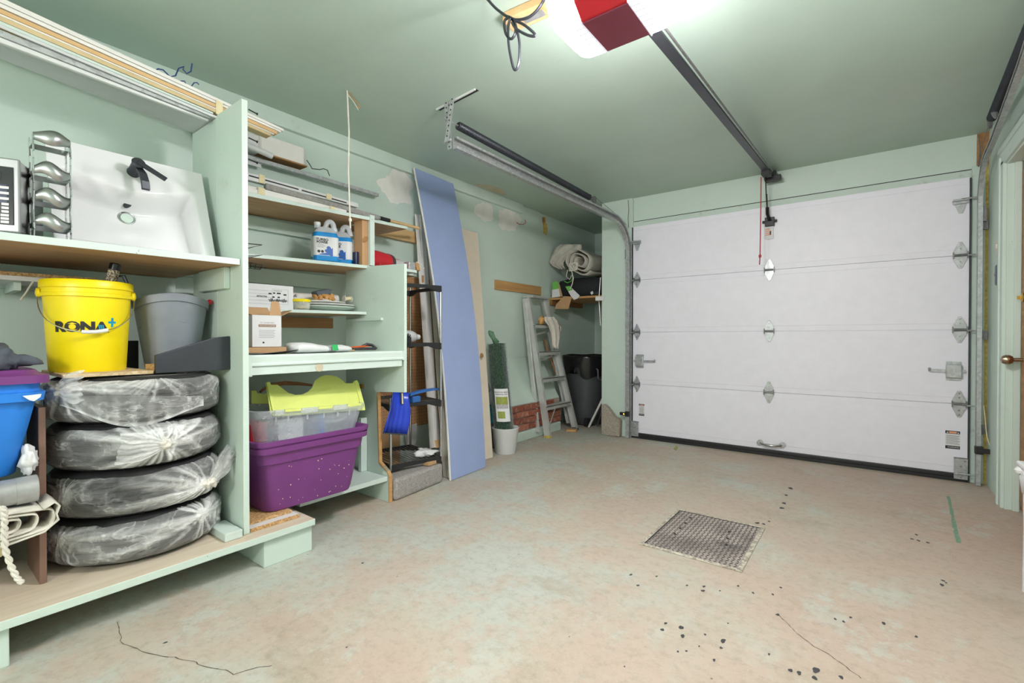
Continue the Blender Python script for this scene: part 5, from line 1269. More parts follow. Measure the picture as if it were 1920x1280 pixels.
MB().tube([V(-2.44, 1.72, .955), V(-2.43, 1.755, .972), V(-2.42, 1.785, .965), V(-2.40, 1.80, .942)], .009, 8).build('black_jaw', 'black_plastic', fs_, smooth=True)
MB().obb((-2.385, 1.61, .938), (.008, 0, 0), (0, .02, 0), (0, 0, .004)).build('wood_tip', 'pine_dark', fs_, bevel=.001)

# bottom of the bay: two totes
tag(MB().bx(-2.94, -2.16, .95, 1.175, .1555, .172).build('white_shelf_board', 'white', bevel=.001), 'white melamine board under the purple tote beside the divider', 'board')
pb = bpy.data.objects['white_shelf_board']
MB().bx(-2.165, -2.155, .952, 1.173, .156, .1715).build('chip_edge', 'particle', pb)
tag(MB().bx(-2.90, -2.20, .952, 1.16, .1725, .186).build('chip_shelf_board', 'particle', bevel=.001), 'narrow chipboard plank lying on the white board under the purple tote', 'board')
pt = thing('storage_tote', 'large purple plastic tote on the bottom of the middle bay', 'tote', (-2.42, 1.29, .187))
rg = [(.187, .072), (.19, .064), (.22, .056), (.42, .028), (.425, .018), (.475, .012), (.478, -.003), (.505, -.006), (.506, .0), (.513, .0), (.514, -.008), (.534, -.010), (.535, .006), (.48, .02), (.25, .06)]
MB().rbox(-2.68, -2.168, .995, 1.585, 0, 1, .06, 6, rings=rg).build('tote_body', 'purple', pt, smooth=True)
b = MB()
for i in range(38):
    u, v = random.random(), random.random()**1.5; z = .21+v*.25; x = -2.168-.058+(z-.2)/.28*.044+.0012; y = 1.10+u*.42
    r = random.uniform(.0008, .0025); b.add([(x, y-r, z-r), (x, y+r, z-r), (x, y+r, z+r), (x, y-r, z+r)], [(0, 1, 2, 3)])
stuff(b.build('paint_specks', 'masking', pt, fix=False))
ct = thing('storage_tote', 'clear plastic tote with lime lid flaps sitting on the purple tote', 'tote', M=Matrix.Translation((-2.43, 1.30, .497)) @ Matrix.Rotation(math.radians(-2.2), 4, 'X'))
MB().rbox(-.20, .17, -.285, .312, 0, 1, .045, 5, rings=[(.002, .034), (.004, .026), (.123, .006), (.124, -.004), (.134, -.006), (.158, -.008), (.159, .004), (.138, .01), (.012, .034)]).build('tote_body', 'clear_tote', ct, world=False, smooth=True)
for y in (-.19, -.13, -.03, .06, .14, .21): MB().bx(.166, .174, y-.003, y+.003, .10, .126).build('rib', 'clear_tote', ct, world=False)
for y0, y1 in ((-.20, -.155), (-.065, .02), (.11, .19)): MB().bx(.168, .182, y0, y1, .133, .160).build('rim_tab', 'clear_tote', ct, world=False, bevel=.003)
for y0, y1 in ((-.15, -.07), (.025, .105), (.195, .28)): MB().bx(.166, .1795, y0, y1, .148, .1605).build('lid_lip', 'lime', ct, world=False)
bx2 = tag(MB().bx(-2.60, -2.33, 1.03, 1.11, .505, .60).build('red_box', 'red', bevel=.003), 'red box seen through the left end of the clear tote', 'box')
tag(MB().bx(-2.58, -2.29, 1.14, 1.27, .505, .61).build('white_papers', 'white_paper', bevel=.002), 'white papers inside the middle of the clear tote', 'papers')
tag(MB().bx(-2.58, -2.29, 1.36, 1.385, .505, .62).build('blue_folder', 'blue_tote', bevel=.002), 'thin blue folder standing inside the clear tote', 'folder')
b = MB().tube([V(-2.32, 1.41, .58), V(-2.31, 1.46, .575), V(-2.31, 1.50, .60), V(-2.33, 1.53, .625)], .008, 8); b.tube([V(-2.31, 1.40, .562), V(-2.31, 1.48, .558), V(-2.32, 1.54, .57)], .008, 8)
tag(b.build('white_hose', 'white', smooth=True), 'white hose coiled in the right end of the clear tote', 'hose')
def flap(pp, name, mat, parent, xa=-2.262, xb=-2.43, pa=780, pb_=705):
    pts = []
    for px, py in pp:
        t = (py-pb_)/(pa-pb_); pts.append(W(px, py, x=xb+(xa-xb)*t))
    return MB().prism(pts, V(.0035, 0, .0025)).build(name, mat, parent)
outl = [(513, 781), (506, 772), (498, 718), (504, 717), (508, 722), (520, 722), (528, 728), (540, 737), (553, 741), (566, 740), (577, 735), (585, 727), (590, 714), (598, 708), (608, 704), (620, 704), (632, 707), (642, 714), (647, 719), (660, 719), (663, 715), (669, 714), (672, 718), (683, 760), (684, 769), (610, 774)]
lf = flap(outl, 'front_flap', 'lime', ct)
for pp in ([(499, 718), (505, 717), (517, 772), (511, 776)], [(664, 715), (669, 714), (682, 758), (676, 762)]):
    pts = [W(px, py, x=-2.43+.168*((py-705)/75)+.006) for px, py in pp]; MB().prism(pts, V(.006, 0, .005)).build('flap_rim', 'lime', lf)
flap([(471, 757), (471, 733), (480, 733), (482, 738), (495, 739), (500, 737), (508, 757)], 'rear_flap', 'lime', ct, -2.46, -2.50, 760, 730)
tag(MB().tube([W(488, 735, x=-2.55), W(505, 722, x=-2.56), W(535, 718, x=-2.58), W(560, 719, x=-2.58), W(585, 722, x=-2.57)], [.006, .010, .012, .010, .006], 8).build('wood_stick', 'broom_wood', smooth=True), 'curved brown stick lying on the clear tote behind the lime flap', 'stick')

# ---------------------------------------------------------------- chrome rack behind the end panel
RA, RC_, RB = V(-2.455, 1.95, 0), V(-2.372, 2.318, 0), V(-2.815, 2.425, 0); RD = RA+(RB-RC_)
rk = thing('wire_rack', 'chrome-post shelf rack with black frames behind the end panel', 'rack', (-2.6, 2.2, .14))
for p, zt in ((RA, .62), (RC_, 1.33), (RB, 1.42), (RD, 1.42)): MB().cyl(p+V(0, 0, .15), p+V(0, 0, zt), .009, 12).build('post', 'chrome', rk, smooth=True)
def level(z, wires=True, full=True):
    e = [(RA, RC_), (RC_, RB), (RB, RD), (RD, RA)]
    for i, (a, c) in enumerate(e):
        d = (c-a).normalized(); b = MB()
        if i == 0 and not full: a = a+d*.06
        up = V(0, 0, 1); n = d.cross(up)
        pl = [a+V(0, 0, z-.042), a+d*.03+V(0, 0, z-.04), a+d*.10+V(0, 0, z-.028), c-d*.10+V(0, 0, z-.022), c-d*.035+V(0, 0, z-.042), c+V(0, 0, z-.046), c+V(0, 0, z), a+V(0, 0, z)]
        b.prism([p+n*.009 for p in pl], n*-.018); b.build('frame_bar', 'black_plastic', rk, bevel=.002)
    if wires:
        m_ = rk
        for k in range(14):
            t = (k+.5)/14; MB().cyl(RA.lerp(RC_, t)+V(0, 0, z-.006), RD.lerp(RB, t)+V(0, 0, z-.006), .0025, 6).build('shelf_wire', 'galv_dark', rk)
level(.185); level(.578); level(.975, True); level(1.372, False)
# things on the rack
sh = thing('snow_shovel', 'blue plastic shovel scoop hanging at the rack beside the end panel', 'shovel', W(742, 815, x=-2.36))
g = []; prof = [(737, 735, 766, 736), (733, 750, 766, 752), (729, 768, 768, 768), (724, 788, 768, 789), (719, 812, 764, 815)]
rows_ = []
for i, (a, b_, c, d) in enumerate(prof):
    L, R = W(a, b_, x=-2.385), W(c, d, x=-2.36); row = []
    for k in range(21):
        t = k/20; p = L.lerp(R, t); bow = -.018*math.sin(PI*t)+(.004*(1 if (k % 4 in (1, 2)) else 0) if i > 1 else 0); row.append(p+V(bow+.010*math.sin(i*.9), 0, 0))
    rows_.append(row)
MB().sheet(rows_).build('scoop', 'shovel_blue', sh, smooth='all', fix=False, solid=.004)
MB().bar(rows_[-1][0]+V(.003, 0, 0), rows_[-1][-1]+V(.003, 0, 0), .006, .008).build('wear_strip', 'charcoal', sh)
MB().tube([W(754, 757, x=-2.365), W(753, 735, x=-2.375), W(752, 715, x=-2.47)], .010, 10).build('socket', 'charcoal', sh, smooth=True)
MB().tube([W(755, 757, x=-2.355), W(754, 737, x=-2.36)], .004, 6).build('handle_tip', 'masking', sh, smooth=True)
sb = thing('snow_brush', 'blue plastic snow brush lying on the middle rack shelf', 'brush', (-2.45, 2.2, .58))
pts = [W(768, 739, x=-2.42), W(785, 734, x=-2.42), W(800, 731, x=-2.42), W(815, 729, x=-2.43), W(824, 730, x=-2.43)]
b = MB().rings([[p+V(-.02, 0, -h_), p+V(.012, 0, -h_), p+V(.012, 0, .006), p+V(-.02, 0, .008)] for p, h_ in zip(pts, (.012, .012, .010, .008, .006))]); b.build('arm', 'blue_plastic', sb, bevel=.003)
p = W(778, 742, x=-2.43); MB().obb(p-V(0, 0, .022), (.02, 0, 0), (0, .035, 0), (0, 0, .022)).build('brush_head', 'blue_plastic', sb, bevel=.006)
bo = thing('plastic_bottle', 'clear plastic bottle lying on its side on the rack', 'bottle', (-2.5, 2.15, .976))
A, B = V(-2.46, 2.03, 1.022), V(-2.50, 2.21, 1.016)
MB().tube([A, A.lerp(B, .04), A.lerp(B, .6), A.lerp(B, .82), A.lerp(B, .9), B], [.02, .040, .042, .032, .017, .016], 18).build('bottle_body', 'jug_clear', bo, smooth=True)
MB().tube([B-(B-A)*.02, B+(B-A).normalized()*.022], .0185, 14).build('cap', 'white', bo, smooth=True)
br_ = thing('scrub_brush', 'black bristle brush next to the clear bottle on the rack', 'brush', (-2.41, 1.97, .976))
b = MB(); c = W(765, 632, x=-2.40)
for i in range(60):
    a = random.uniform(0, 2*PI); e_ = random.uniform(-.3, 1.3); d = V(.5*math.cos(a)*math.cos(e_), math.sin(a)*math.cos(e_), math.sin(e_)); b.tube([c+V(0, 0, -.004), c+d*random.uniform(.022, .03)], .0015, 3)
stuff(b.build('bristles', 'black_plastic', br_)); MB().bx(c.x-.012, c.x+.012, c.y-.02, c.y+.02, .976, c.z).build('brush_back', 'black_plastic', br_, bevel=.003)
tag(crumple(V(-2.47, 2.27, .205), .075, .065, .022, .5, 16, .1865).build('white_rag', 'white', smooth='all'), 'crumpled white rag on the bottom rack shelf', 'rag')
blk = thing('concrete_block', 'long rough concrete block on the floor under the rack', 'block', (-2.45, 2.1, 0))
d = (V(-2.366, 2.335, 0)-V(-2.315, 1.876, 0)); n = V(d.y, -d.x, 0).normalized(); c = V(-2.34, 2.106, .068)-n*.085
b = MB().obb(c, d/2, n*.085, (0, 0, .067)); b.build('block_body', 'block_concrete', blk, bevel=.02)
tag(MB().obb(V(-2.40, 2.25, .152), d.normalized()*.055, n*.03, (0, 0, .013)).build('wood_offcut', 'cardboard', bevel=.004), 'small wooden offcut on the concrete block below the rack', 'wood offcut')
struct_pb = tag(MB().bx(XL+.003, XL+.009, 2.1, 2.88, .29, 1.50).build('pegboard', 'pegboard'), 'brown perforated hardboard on the wall behind the rack', 'pegboard')
tag(MB().bx(XL+.015, XL+.02, 1.95, 2.42, .02, .31).build('tan_cardboard', 'cardboard', bevel=.001), 'tan cardboard sheet on the floor behind the bottom of the rack', 'cardboard')
MB().bx(XL+.01, XL+.016, 2.44, 2.60, .10, .30)
tag(MB().prism([(XL+.03, 2.44, .305), (XL+.03, 2.58, .315), (XL+.03, 2.575, .16), (XL+.03, 2.54, .12), (XL+.03, 2.47, .16)], (.004, 0, 0)).build('white_paper_sheet', 'white_paper'), 'white torn paper sheet below the pegboard', 'paper')

# ---------------------------------------------------------------- boards leaning on the wall
def lean(name, b0, b1, t0, t1, th, mat, label, bow=0.0, n=18, cat='board', extra=None):
    b0, b1, t0, t1 = map(Vector, (b0, b1, t0, t1)); rs = []
    w = (b1-b0).normalized()
    for i in range(n+1):
        s_ = i/n; L, R = b0.lerp(t0, s_), b1.lerp(t1, s_); up = (t0-b0).normalized(); nn = w.cross(up).normalized()
        if nn.x < 0: nn = -nn
        o_ = nn*bow*math.sin(PI*s_); rs.append([L+o_, R+o_, R+o_-nn*th, L+o_-nn*th])
    return MB().rings(rs).build(name, mat, None, bevel=0.0), rs
bd, rs = lean('leaning_board', (-2.337, 2.380, .004), (-2.366, 2.795, .004), (-2.878, 2.524, 2.36), (-2.878, 2.966, 2.347), .012, 'blue_board', '', .065)
tag(bd, 'tall pale blue board leaning against the wall', 'board')
eb = [(r[0], r[3]) for r in rs]
MB().rings([[a+V(0, -.002, 0), a+V(.0008, .003, 0), c+V(0, .003, 0), c+V(0, -.002, 0)] for a, c in eb]).build('white_edge', 'white_trim', bd)
cd, rs = lean('door_slab', (-2.535, 2.62, .004), (-2.507, 3.055, .004), (-2.905, 2.89, 1.99), (-2.905, 3.318, 1.985), .033, 'cream', '')
tag(cd, 'cream flush door slab with a knob hole leaning behind the blue board', 'door slab')
kp = W(903.5, 666, x=-2.645); MB().lathe([(.020, -.001), (.019, .002), (.016, .0025), (0, .002)], kp, 18, (.98, 0, .2), 1.0, 1.0).build('knob_hole', 'brown_board', cd, smooth=True)
tr_ = thing('door_jamb', 'white profiled door jamb leaning beside the blue board', 'trim', (-2.6, 2.5, .15))
b0, t0 = W(813, 838, x=-2.60), V(-2.90, 2.585, 2.0)
w = V(.05, .065, 0); rs = []
pf_ = [(0, 0), (.9, 0), (1.0, .012), (1.0, .022), (.62, .024), (.60, .034), (.45, .034), (.43, .024), (0, .02)]
for i in range(2):
    p = (b0, t0)[i]; rs.append([p+V(0, .092*u-.038, 0)+V(v*.55, 0, 0) for u, v in pf_])
MB().rings(rs).build('jamb_profile', 'white_trim', tr_)
p = b0.lerp(t0, .70); MB().bx(p.x+.012, p.x+.0145, p.y-.022, p.y+.0, p.z-.045, p.z+.045).build('hinge_mortise', 'cardboard', tr_)
p = b0; MB().obb(p+V(.012, .02, .025), (.014, 0, 0), (0, .016, 0), (-.002, 0, .028)).build('raw_end', 'pine', tr_)
wt, rs = lean('casing_strip', W(831, 893, z=.004), W(843, 896, z=.004), (-2.90, 2.67, 1.93), (-2.90, 2.70, 1.93), .018, 'greige', '')
tag(wt, 'narrow greige casing strip between the door jamb and blue board', 'trim')

# wall odds and ends
o = tag(MB().bx(XL, XL+.02, 3.615, 4.43, 1.487, 1.583).build('wood_strip', 'pine_dark', bevel=.003), 'stained wooden strip fixed to the wall above the ladder', 'wood strip')
p = [W(969, 417, x=XL+.006), W(973, 420, x=XL+.05), W(981, 421, x=XL+.06), W(986, 417, x=XL+.06), W(984, 411, x=XL+.06)]
tag(MB().tube(p, .0035, 6).build('wall_hook', 'red_cord', smooth=True), 'small red hook under the end of the ceiling board', 'hook')
hl = MB().add(blob(W(1022, 424, x=XL-.0185), (0, 1, 0), (0, 0, 1), .05, .105, 22, .35, 9), [list(range(22))]).build('torn_hole', 'foam', bpy.data.objects['wall_alcove_left'], fix=False)
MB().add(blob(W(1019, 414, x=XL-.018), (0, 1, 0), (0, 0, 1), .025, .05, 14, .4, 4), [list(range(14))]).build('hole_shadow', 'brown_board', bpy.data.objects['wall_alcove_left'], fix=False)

# hedge roll in the white pot, teal bottle
pc = V(-2.535, 3.262, 0)
po = thing('plant_pot', 'white plastic pot on the floor holding the green hedge roll', 'pot', pc)
MB().lathe([(0, .001), (.088, .001), (.092, .006), (.117, .218), (.120, .222), (.117, .226), (.112, .220), (.088, .012), (0, .010)], pc, 40).build('pot_body', 'white', po, smooth=True)
hg = thing('hedge_roll', 'rolled artificial green hedge standing in the white pot', 'hedge roll', pc+V(0, 0, .02))
A, B = pc+V(.006, -.006, .03), W(931, 645, x=-2.66); d = (B-A)
MB().tube([A, A.lerp(B, .2), A.lerp(B, .5), B], [.060, .078, .078, .072], 20).build('roll_core', 'hedge_core', hg, smooth=True)
b = MB(); dn = d.normalized(); u0 = dn.orthogonal().normalized(); w0 = dn.cross(u0)
for i in range(7500):
    t = random.uniform(.17, 1); a = random.uniform(0, 2*PI); r = .079+.006*(1-t); n_ = u0*math.cos(a)+w0*math.sin(a); p = A+d*t+n_*(r-.004); q = p+(n_*random.uniform(.004, .012)+dn*random.uniform(-.016, .02)+n_.cross(dn)*random.uniform(-.014, .014))
    s_ = dn.cross(q-p).normalized()*.0019; b.add([p-s_, p+s_, q], [(0, 1, 2)])
stuff(b.build('needles', 'hedge_green', hg, fix=False))
MB().tube([A+d*.18, A.lerp(B, .55), B+dn*.012], [.094, .093, .088], 24, False).build('clear_wrap', 'clear_bag', hg, smooth='all', fix=False)
tw = W(921, 625, x=-2.68); MB().tube([B+dn*.01, B.lerp(tw, .55), tw, tw+V(0, -.03, .02)], [.03, .020, .026, .010], 10).build('wrap_twist', 'hedge_green', hg, smooth='all')
c = A.lerp(B, .47); fr = V(.9, -.42, 0); ac = math.atan2(-pc.y+.0, -pc.x)
def hw_(t, a, r=.0895): 
    ax = A.lerp(B, t); ang = math.atan2(-ax.y, -ax.x)+a; nn = V(math.cos(ang), math.sin(ang), 0); return ax+nn*r
def hpatch(t0, t1, a0, a1, r): return [[hw_(t0+(t1-t0)*i/6, a0+(a1-a0)*k/10, r) for k in range(11)] for i in range(7)]
lb = MB().sheet(hpatch(.275, .58, -.60, .75, .0955)).build('paper_label', 'white_paper', hg, smooth='all', fix=False)
MB().sheet(hpatch(.435, .505, -.5, .62, .0962)).build('photo_print', 'photo_green', lb, smooth='all', fix=False)
MB().sheet(hpatch(.395, .435, -.5, .62, .0962)).build('photo_print_base', 'photo_grey', lb, smooth='all', fix=False)
MB().sheet(hpatch(.305, .37, -.42, .25, .0962)).build('photo_print', 'photo_green', lb, smooth='all', fix=False)
L_ = d.length
for tt, s_ in ((.548, 'BOXWOOD HEDGE'), (.528, 'FENCE ROLL 39 IN')): text(s_, .013, None, 'ink', lb, bold=.0004, fn=lambda p, tt=tt: hw_(tt+p.y/L_, .08+p.x/.096, .0966))
tb = thing('teal_bottle', 'teal plastic bottle standing behind the hedge roll', 'bottle', (-2.76, 3.28, .0))
pz = W(921, 792, x=-2.76); zb = .0
MB().lathe([(0, pz.z), (.034, pz.z), (.036, pz.z+.01), (.036, pz.z+.10), (.024, pz.z+.125), (.020, pz.z+.13), (.024, pz.z+.14), (.022, pz.z+.165), (0, pz.z+.167)], (pz.x+.0, pz.y, 0), 20).build('bottle_body', 'teal', tb, smooth=True)
tag(MB().bx(pz.x-.03, pz.x+.05, pz.y-.06, pz.y+.045, .001, pz.z-.001).build('grey_carton', 'charcoal', bevel=.003), 'dark carton under the teal bottle behind the white pot', 'carton')
p = W(921, 735, x=-2.77); tag(MB().prism([(p.x-.0, p.y-.05, pz.z+.17), (p.x, p.y+.05, pz.z+.17), (p.x-.01, p.y+.03, pz.z+.30), (p.x-.01, p.y-.03, pz.z+.27)], (-.02, 0, 0)).build('clear_pouch', 'clear_tote'), 'crumpled clear pouch above the teal bottle', 'pouch')

# ---------------------------------------------------------------- step ladder
ld_ = thing('step_ladder', 'worn aluminium step ladder leaning folded in the corner', 'ladder', (-2.52, 4.28, 0))
F0, F1 = V(-2.535, 3.985, .0), V(-2.525, 4.55, .0); T0, T1 = W(992, 557, x=-2.83), W(1027, 559, x=-2.80)
def chan(a, c, w, dpt, side):
    a, c = Vector(a), Vector(c); dd = (c-a).normalized(); s_ = V(0, 1, 0); s_ = (s_-dd*s_.dot(dd)).normalized(); n = s_.cross(dd)
    if n.x < 0: n = -n
    pr = [(0, 0), (w, 0), (w, -.004*1), (.004, -.004), (.004, -dpt+.004), (w, -dpt+.004), (w, -dpt), (0, -dpt)]
    return MB().rings([[p+s_*(side*u)+n*v for u, v in pr] for p in (a, c)])
chan(F0+V(0, -.0, .02), T0, .03, .065, 1).build('front_rail', 'alu', ld_); chan(F1+V(0, 0, .02), T1, .03, .065, -1).build('front_rail', 'alu', ld_)
G0, G1 = F0+V(-.10, -.045, .06), F1+V(-.11, .02, .06); S0, S1 = T0+V(-.035, -.022, -.01), T1+V(-.045, .01, -.01)
chan(G0, S0, .022, .04, 1).build('rear_rail', 'alu', ld_); chan(G1, S1, .022, .04, -1).build('rear_rail', 'alu', ld_)
for t in (.215, .41, .60, .80):
    a, c = F0.lerp(T0, t), F1.lerp(T1, t)
    MB().bx(min(a.x, c.x)-.075, max(a.x, c.x)+.004, a.y+.004, c.y-.004, a.z-.004, a.z+.002).bx(max(a.x, c.x)-.001, max(a.x, c.x)+.004, a.y+.004, c.y-.004, a.z-.035, a.z+.002).build('step', 'alu', ld_)
    for k in (.55, .62, .72, .85): MB().cyl(a.lerp(c, k)+V(.004, 0, -.018), a.lerp(c, k)+V(.0075, 0, -.018), .006, 8).build('rivet', 'alu_flat', ld_)
for t in (.12, .5, .7):
    MB().bar(G0.lerp(S0, t)+V(-.02, 0, 0), G1.lerp(S1, min(1, t+.05))+V(-.02, 0, 0), .004, .02).build('rear_brace', 'alu', ld_)
MB().bx(T1.x-.11, T0.x+.05, T0.y-.004, T1.y+.004, T0.z-.004, T0.z+.014).build('top_cap', 'alu', ld_, bevel=.004)
b = MB().bar(F0+V(-.02, .015, .10), F0+V(-.05, .20, .30), .004, .015); b.build('spreader', 'alu', ld_)
for p in (F0, F1): MB().obb(p+V(-.03, .012 if p is F0 else -.012, .012), (.036, 0, 0), (0, .02, 0), (0, 0, .012)).build('rubber_foot', 'foam' if p is F0 else 'grey_cloth', ld_, bevel=.003)
b = MB(); g = []                                           # rag over a step
q0 = W(1024, 598, x=-2.745); 
rg_ = thing('ladder_rag', 'white rag draped over the right ladder rail', 'rag', q0)
rows_ = []
for i, (pl, pr_, py) in enumerate([(1021, 1036, 594), (1020, 1043, 601), (1026, 1047, 610), (1030, 1048, 622), (1032, 1048, 634), (1034, 1046, 646), (1036, 1046, 653)]):
    row = []
    for k in range(11):
        t = k/10; p = W(pl+(pr_-pl)*t, py, x=-2.70); p.x += .018*math.sin(k*1.4+i*.4)+.01*math.sin(PI*t); row.append(p)
    rows_.append(row)
MB().sheet(rows_).build('cloth_drape', 'rag', rg_, smooth='all', fix=False, solid=.004)
MB().tube([W(1045, 606, x=-2.70), W(1051, 612, x=-2.70), W(1051, 620, x=-2.70), W(1047, 624, x=-2.70)], .006, 8).build('cloth_loop', 'rag', rg_, smooth=True)
b = crumple(W(1015, 601, x=-2.80), .03, .03, .05, .35, 20)
tag(b.build('leather_pouch', 'leather', smooth='all'), 'tan leather pouch hanging inside the ladder top', 'pouch')

# ---------------------------------------------------------------- alcove
tc = V(-2.665, 4.99, 0)
cn = thing('trash_can', 'large charcoal trash can lined with a black bag in the alcove', 'trash can', tc)
MB().lathe([(0, .012), (.205, .012), (.21, .02), (.222, .13), (.228, .132), (.229, .15), (.224, .152), (.262, .74), (.27, .742), (.27, .775), (.262, .78), (.25, .76), (.20, .04), (0, .035)], tc, 48).build('can_body', 'charcoal', cn, smooth=True)
rs = []
for z, r in ((.50, .262), (.60, .266), (.70, .274), (.775, .279), (.80, .276), (.806, .262), (.78, .252), (.62, .24)):
    rs.append([tc+V((r+.006*math.sin(a*9+z*30))*math.cos(a), (r+.006*math.sin(a*9+z*30))*math.sin(a), z+(.035*math.sin(a*3+1)+.02*math.sin(a*7) if z < .55 else .004*math.sin(a*5))+ (.08 if z == .50 else 0)) for a in [2*PI*k/72 for k in range(72)]])
MB().rings(rs, True, False).build('bin_bag', 'black_gloss', cn, smooth='all')
ha = math.atan2(-tc.y, -tc.x)+.62
pts = [tc+V(.258*math.cos(ha+u), .258*math.sin(ha+u), z)+V(math.cos(ha), math.sin(ha), 0)*o_ for u, z, o_ in ((-.17, .66, .0), (-.17, .645, .035), (-.15, .545, .035), (-.05, .53, .035), (.1, .535, .035), (.16, .56, .03), (.16, .64, .02))]
MB().tube(pts, .009, 8).build('handle', 'galv_dark', cn, smooth=True)
for s_ in (-1, 1): MB().cyl(tc+V(s_*.09-.02+.05, -.235, .055), tc+V(s_*.09+.02+.05, -.235, .055), .05, 18).build('wheel', 'black_plastic', cn, smooth=True)
tag(MB().bx(XL-.015, -2.24, 4.64, 5.45, 1.448, 1.470).build('alcove_shelf', 'pine_dark', bevel=.002), 'wooden shelf board across the alcove under the canvas tarp', 'shelf')
MB().bx(-2.30, -2.236, 4.66, 5.4, 1.39, 1.447).build('cleat', 'brown_board', bpy.data.objects['alcove_shelf'])
MB().bx(XL-.017, XL+.02, 4.66, 5.4, 1.39, 1.447).build('cleat', 'brown_board', bpy.data.objects['alcove_shelf'])
bk_ = MB().rbox(-2.93, -2.26, 4.70, 5.2, 1.471, 1.72, .08, 5, rings=[(1.471, .02), (1.50, .0), (1.60, .0), (1.665, .03), (1.695, .10)])
for v in bk_.v: v += V(0, fbm(v, 7)*.03, (fbm(v+V(3, 0, 0), 7)*.02 if v.z > 1.5 else 0))
plain('black_fabric', (30, 31, 36), 0.8); tag(bk_.build('black_bag', 'black_fabric', smooth='all'), 'black fabric bag on the alcove shelf under the tarp', 'bag')
tp_ = thing('canvas_tarp', 'rolled off-white canvas tarp on top of the black bag', 'tarp', (-2.62, 4.9, 1.73))
def troll(cx_, cz_, rx, rz, tilt, turns, y0, y1, ph=0.):
    n = int(turns*36); ln = []
    for k in range(n+1):
        t = k/n; a = ph+2*PI*turns*t; s_ = .28+.72*t
        x, z = rx*s_*math.copysign(abs(math.cos(a))**.8, math.cos(a)), rz*s_*math.copysign(abs(math.sin(a))**.8, math.sin(a)); ln.append((cx_+x*math.cos(tilt)-z*math.sin(tilt), cz_+x*math.sin(tilt)+z*math.cos(tilt)))
    g_ = []
    for i in range(7):
        y = y0+(y1-y0)*i/6; g_.append([V(x+.012*fbm(V(x*6, y*5, z*6)), y+.02*math.sin(k*.16)*(1 if i == 0 else 0), z+.014*fbm(V(x*6+4, y*5, z*6))) for k, (x, z) in enumerate(ln)])
    return MB().sheet(g_)
troll(-2.56, 1.868, .185, .135, -.45, 2.6, 4.62, 5.25, 2.2).build('rolled_sheet', 'canvas_grey', tp_, smooth='all', fix=False, solid=.012)
b = MB(); rows_ = []
for i, (pl, pr_, py) in enumerate([(1052, 1090, 458), (1040, 1092, 466), (1036, 1075, 475), (1032, 1062, 484), (1030, 1056, 492), (1036, 1056, 498), (1050, 1060, 504)]):
    rows_.append([W(pl+(pr_-pl)*k/10, py, y=4.66+.03*math.sin(k*1.2+i)) for k in range(11)])
MB().sheet(rows_).build('outer_fold', 'canvas_grey', tp_, smooth='all', fix=False, solid=.01)
b = MB()
for i in range(9):
    c = W(1075, 500, y=4.64); pts = [c+V(.055*math.cos(k*.7+i)+.01*math.sin(i*3+k), -.01*math.sin(k+i), .045*math.sin(k*.7+i*1.7)) for k in range(10)]; b.tube(pts, .004, 5)
stuff(b.build('rope_tangle', 'rope', tp_, smooth=True))
b = MB().tube([W(1064, 506, y=4.6), W(1062, 518, y=4.59), W(1068, 524, y=4.59), W(1072, 516, y=4.6)], .004, 6); b.tube([W(1072, 508, y=4.59), W(1075, 522, y=4.58), W(1073, 532, y=4.58), W(1069, 542, y=4.58)], .0055, 6)
b.build('rope_tail', 'rope', tp_, smooth=True)
gc_ = thing('open_carton', 'opened cardboard carton with green printed flaps on the alcove shelf', 'carton', W(1060, 556, y=4.66))
def quad(pp, y, nm, mat, th=.004, dy=None):
    pts = [W(a, c, y=(y if dy is None else y+dy[i])) for i, (a, c) in enumerate(pp)]; return MB().prism(pts, V(0, th, 0)).build(nm, mat, gc_)
quad([(1035, 529), (1046, 527), (1050, 556), (1035, 558)], 4.66, 'white_panel', 'white_paper'); quad([(1035, 529), (1046, 527), (1048, 541), (1035, 543)], 4.657, 'green_print', 'leafgreen', .002)
quad([(1046, 528), (1049, 533), (1055, 556), (1050, 556)], 4.665, 'inner_flap', 'cardboard'); quad([(1057, 555), (1072, 556), (1066, 579), (1040, 579), (1043, 570)], 4.61, 'hanging_flap', 'cardboard', .004)
quad([(1060, 537), (1068, 536), (1087, 554), (1082, 560), (1077, 561), (1071, 556)], 4.62, 'long_flap', 'white_paper'); quad([(1060, 537), (1068, 536), (1074, 543), (1065, 546)], 4.617, 'green_print', 'leafgreen', .002); quad([(1060, 537), (1071, 556), (1079, 563), (1075, 562)], 4.624, 'flap_edge', 'cardboard')
tag(MB().tube([W(1058, 527, y=4.65), W(1064, 530, y=4.65), W(1071, 527, y=4.65), W(1073, 522, y=4.66)], .005, 6).build('green_strap', 'leafgreen', smooth=True), 'bright green strap across the black bag', 'strap')
o = MB().obb(W(1116, 550, y=4.68), (.05, 0, 0), (0, .03, 0), (.0, 0, .02)); tag(o.build('black_case', 'black_plastic', bevel=.008), 'small black case at the right end of the alcove shelf', 'case')
o = MB().obb(W(1110, 549, y=4.645), (.012, 0, .006), (0, .006, 0), (-.006, 0, .014)); tag(o.build('white_tag', 'white_paper', bevel=.001), 'small white tag on the black case', 'tag')
tag(MB().tube([W(1126, 520, y=4.6), W(1123, 560, y=4.6), W(1126, 610, y=4.6)], .006, 8).build('bent_rod', 'galv', smooth=True), 'thin metal rod along the alcove edge of the pilaster', 'rod')
tag(MB().bx(-2.30, -2.205, 4.512, 4.529, 1.40, 1.445).build('white_bracket', 'white', bevel=.002), 'small white bracket on the pilaster edge by the shelf', 'bracket')
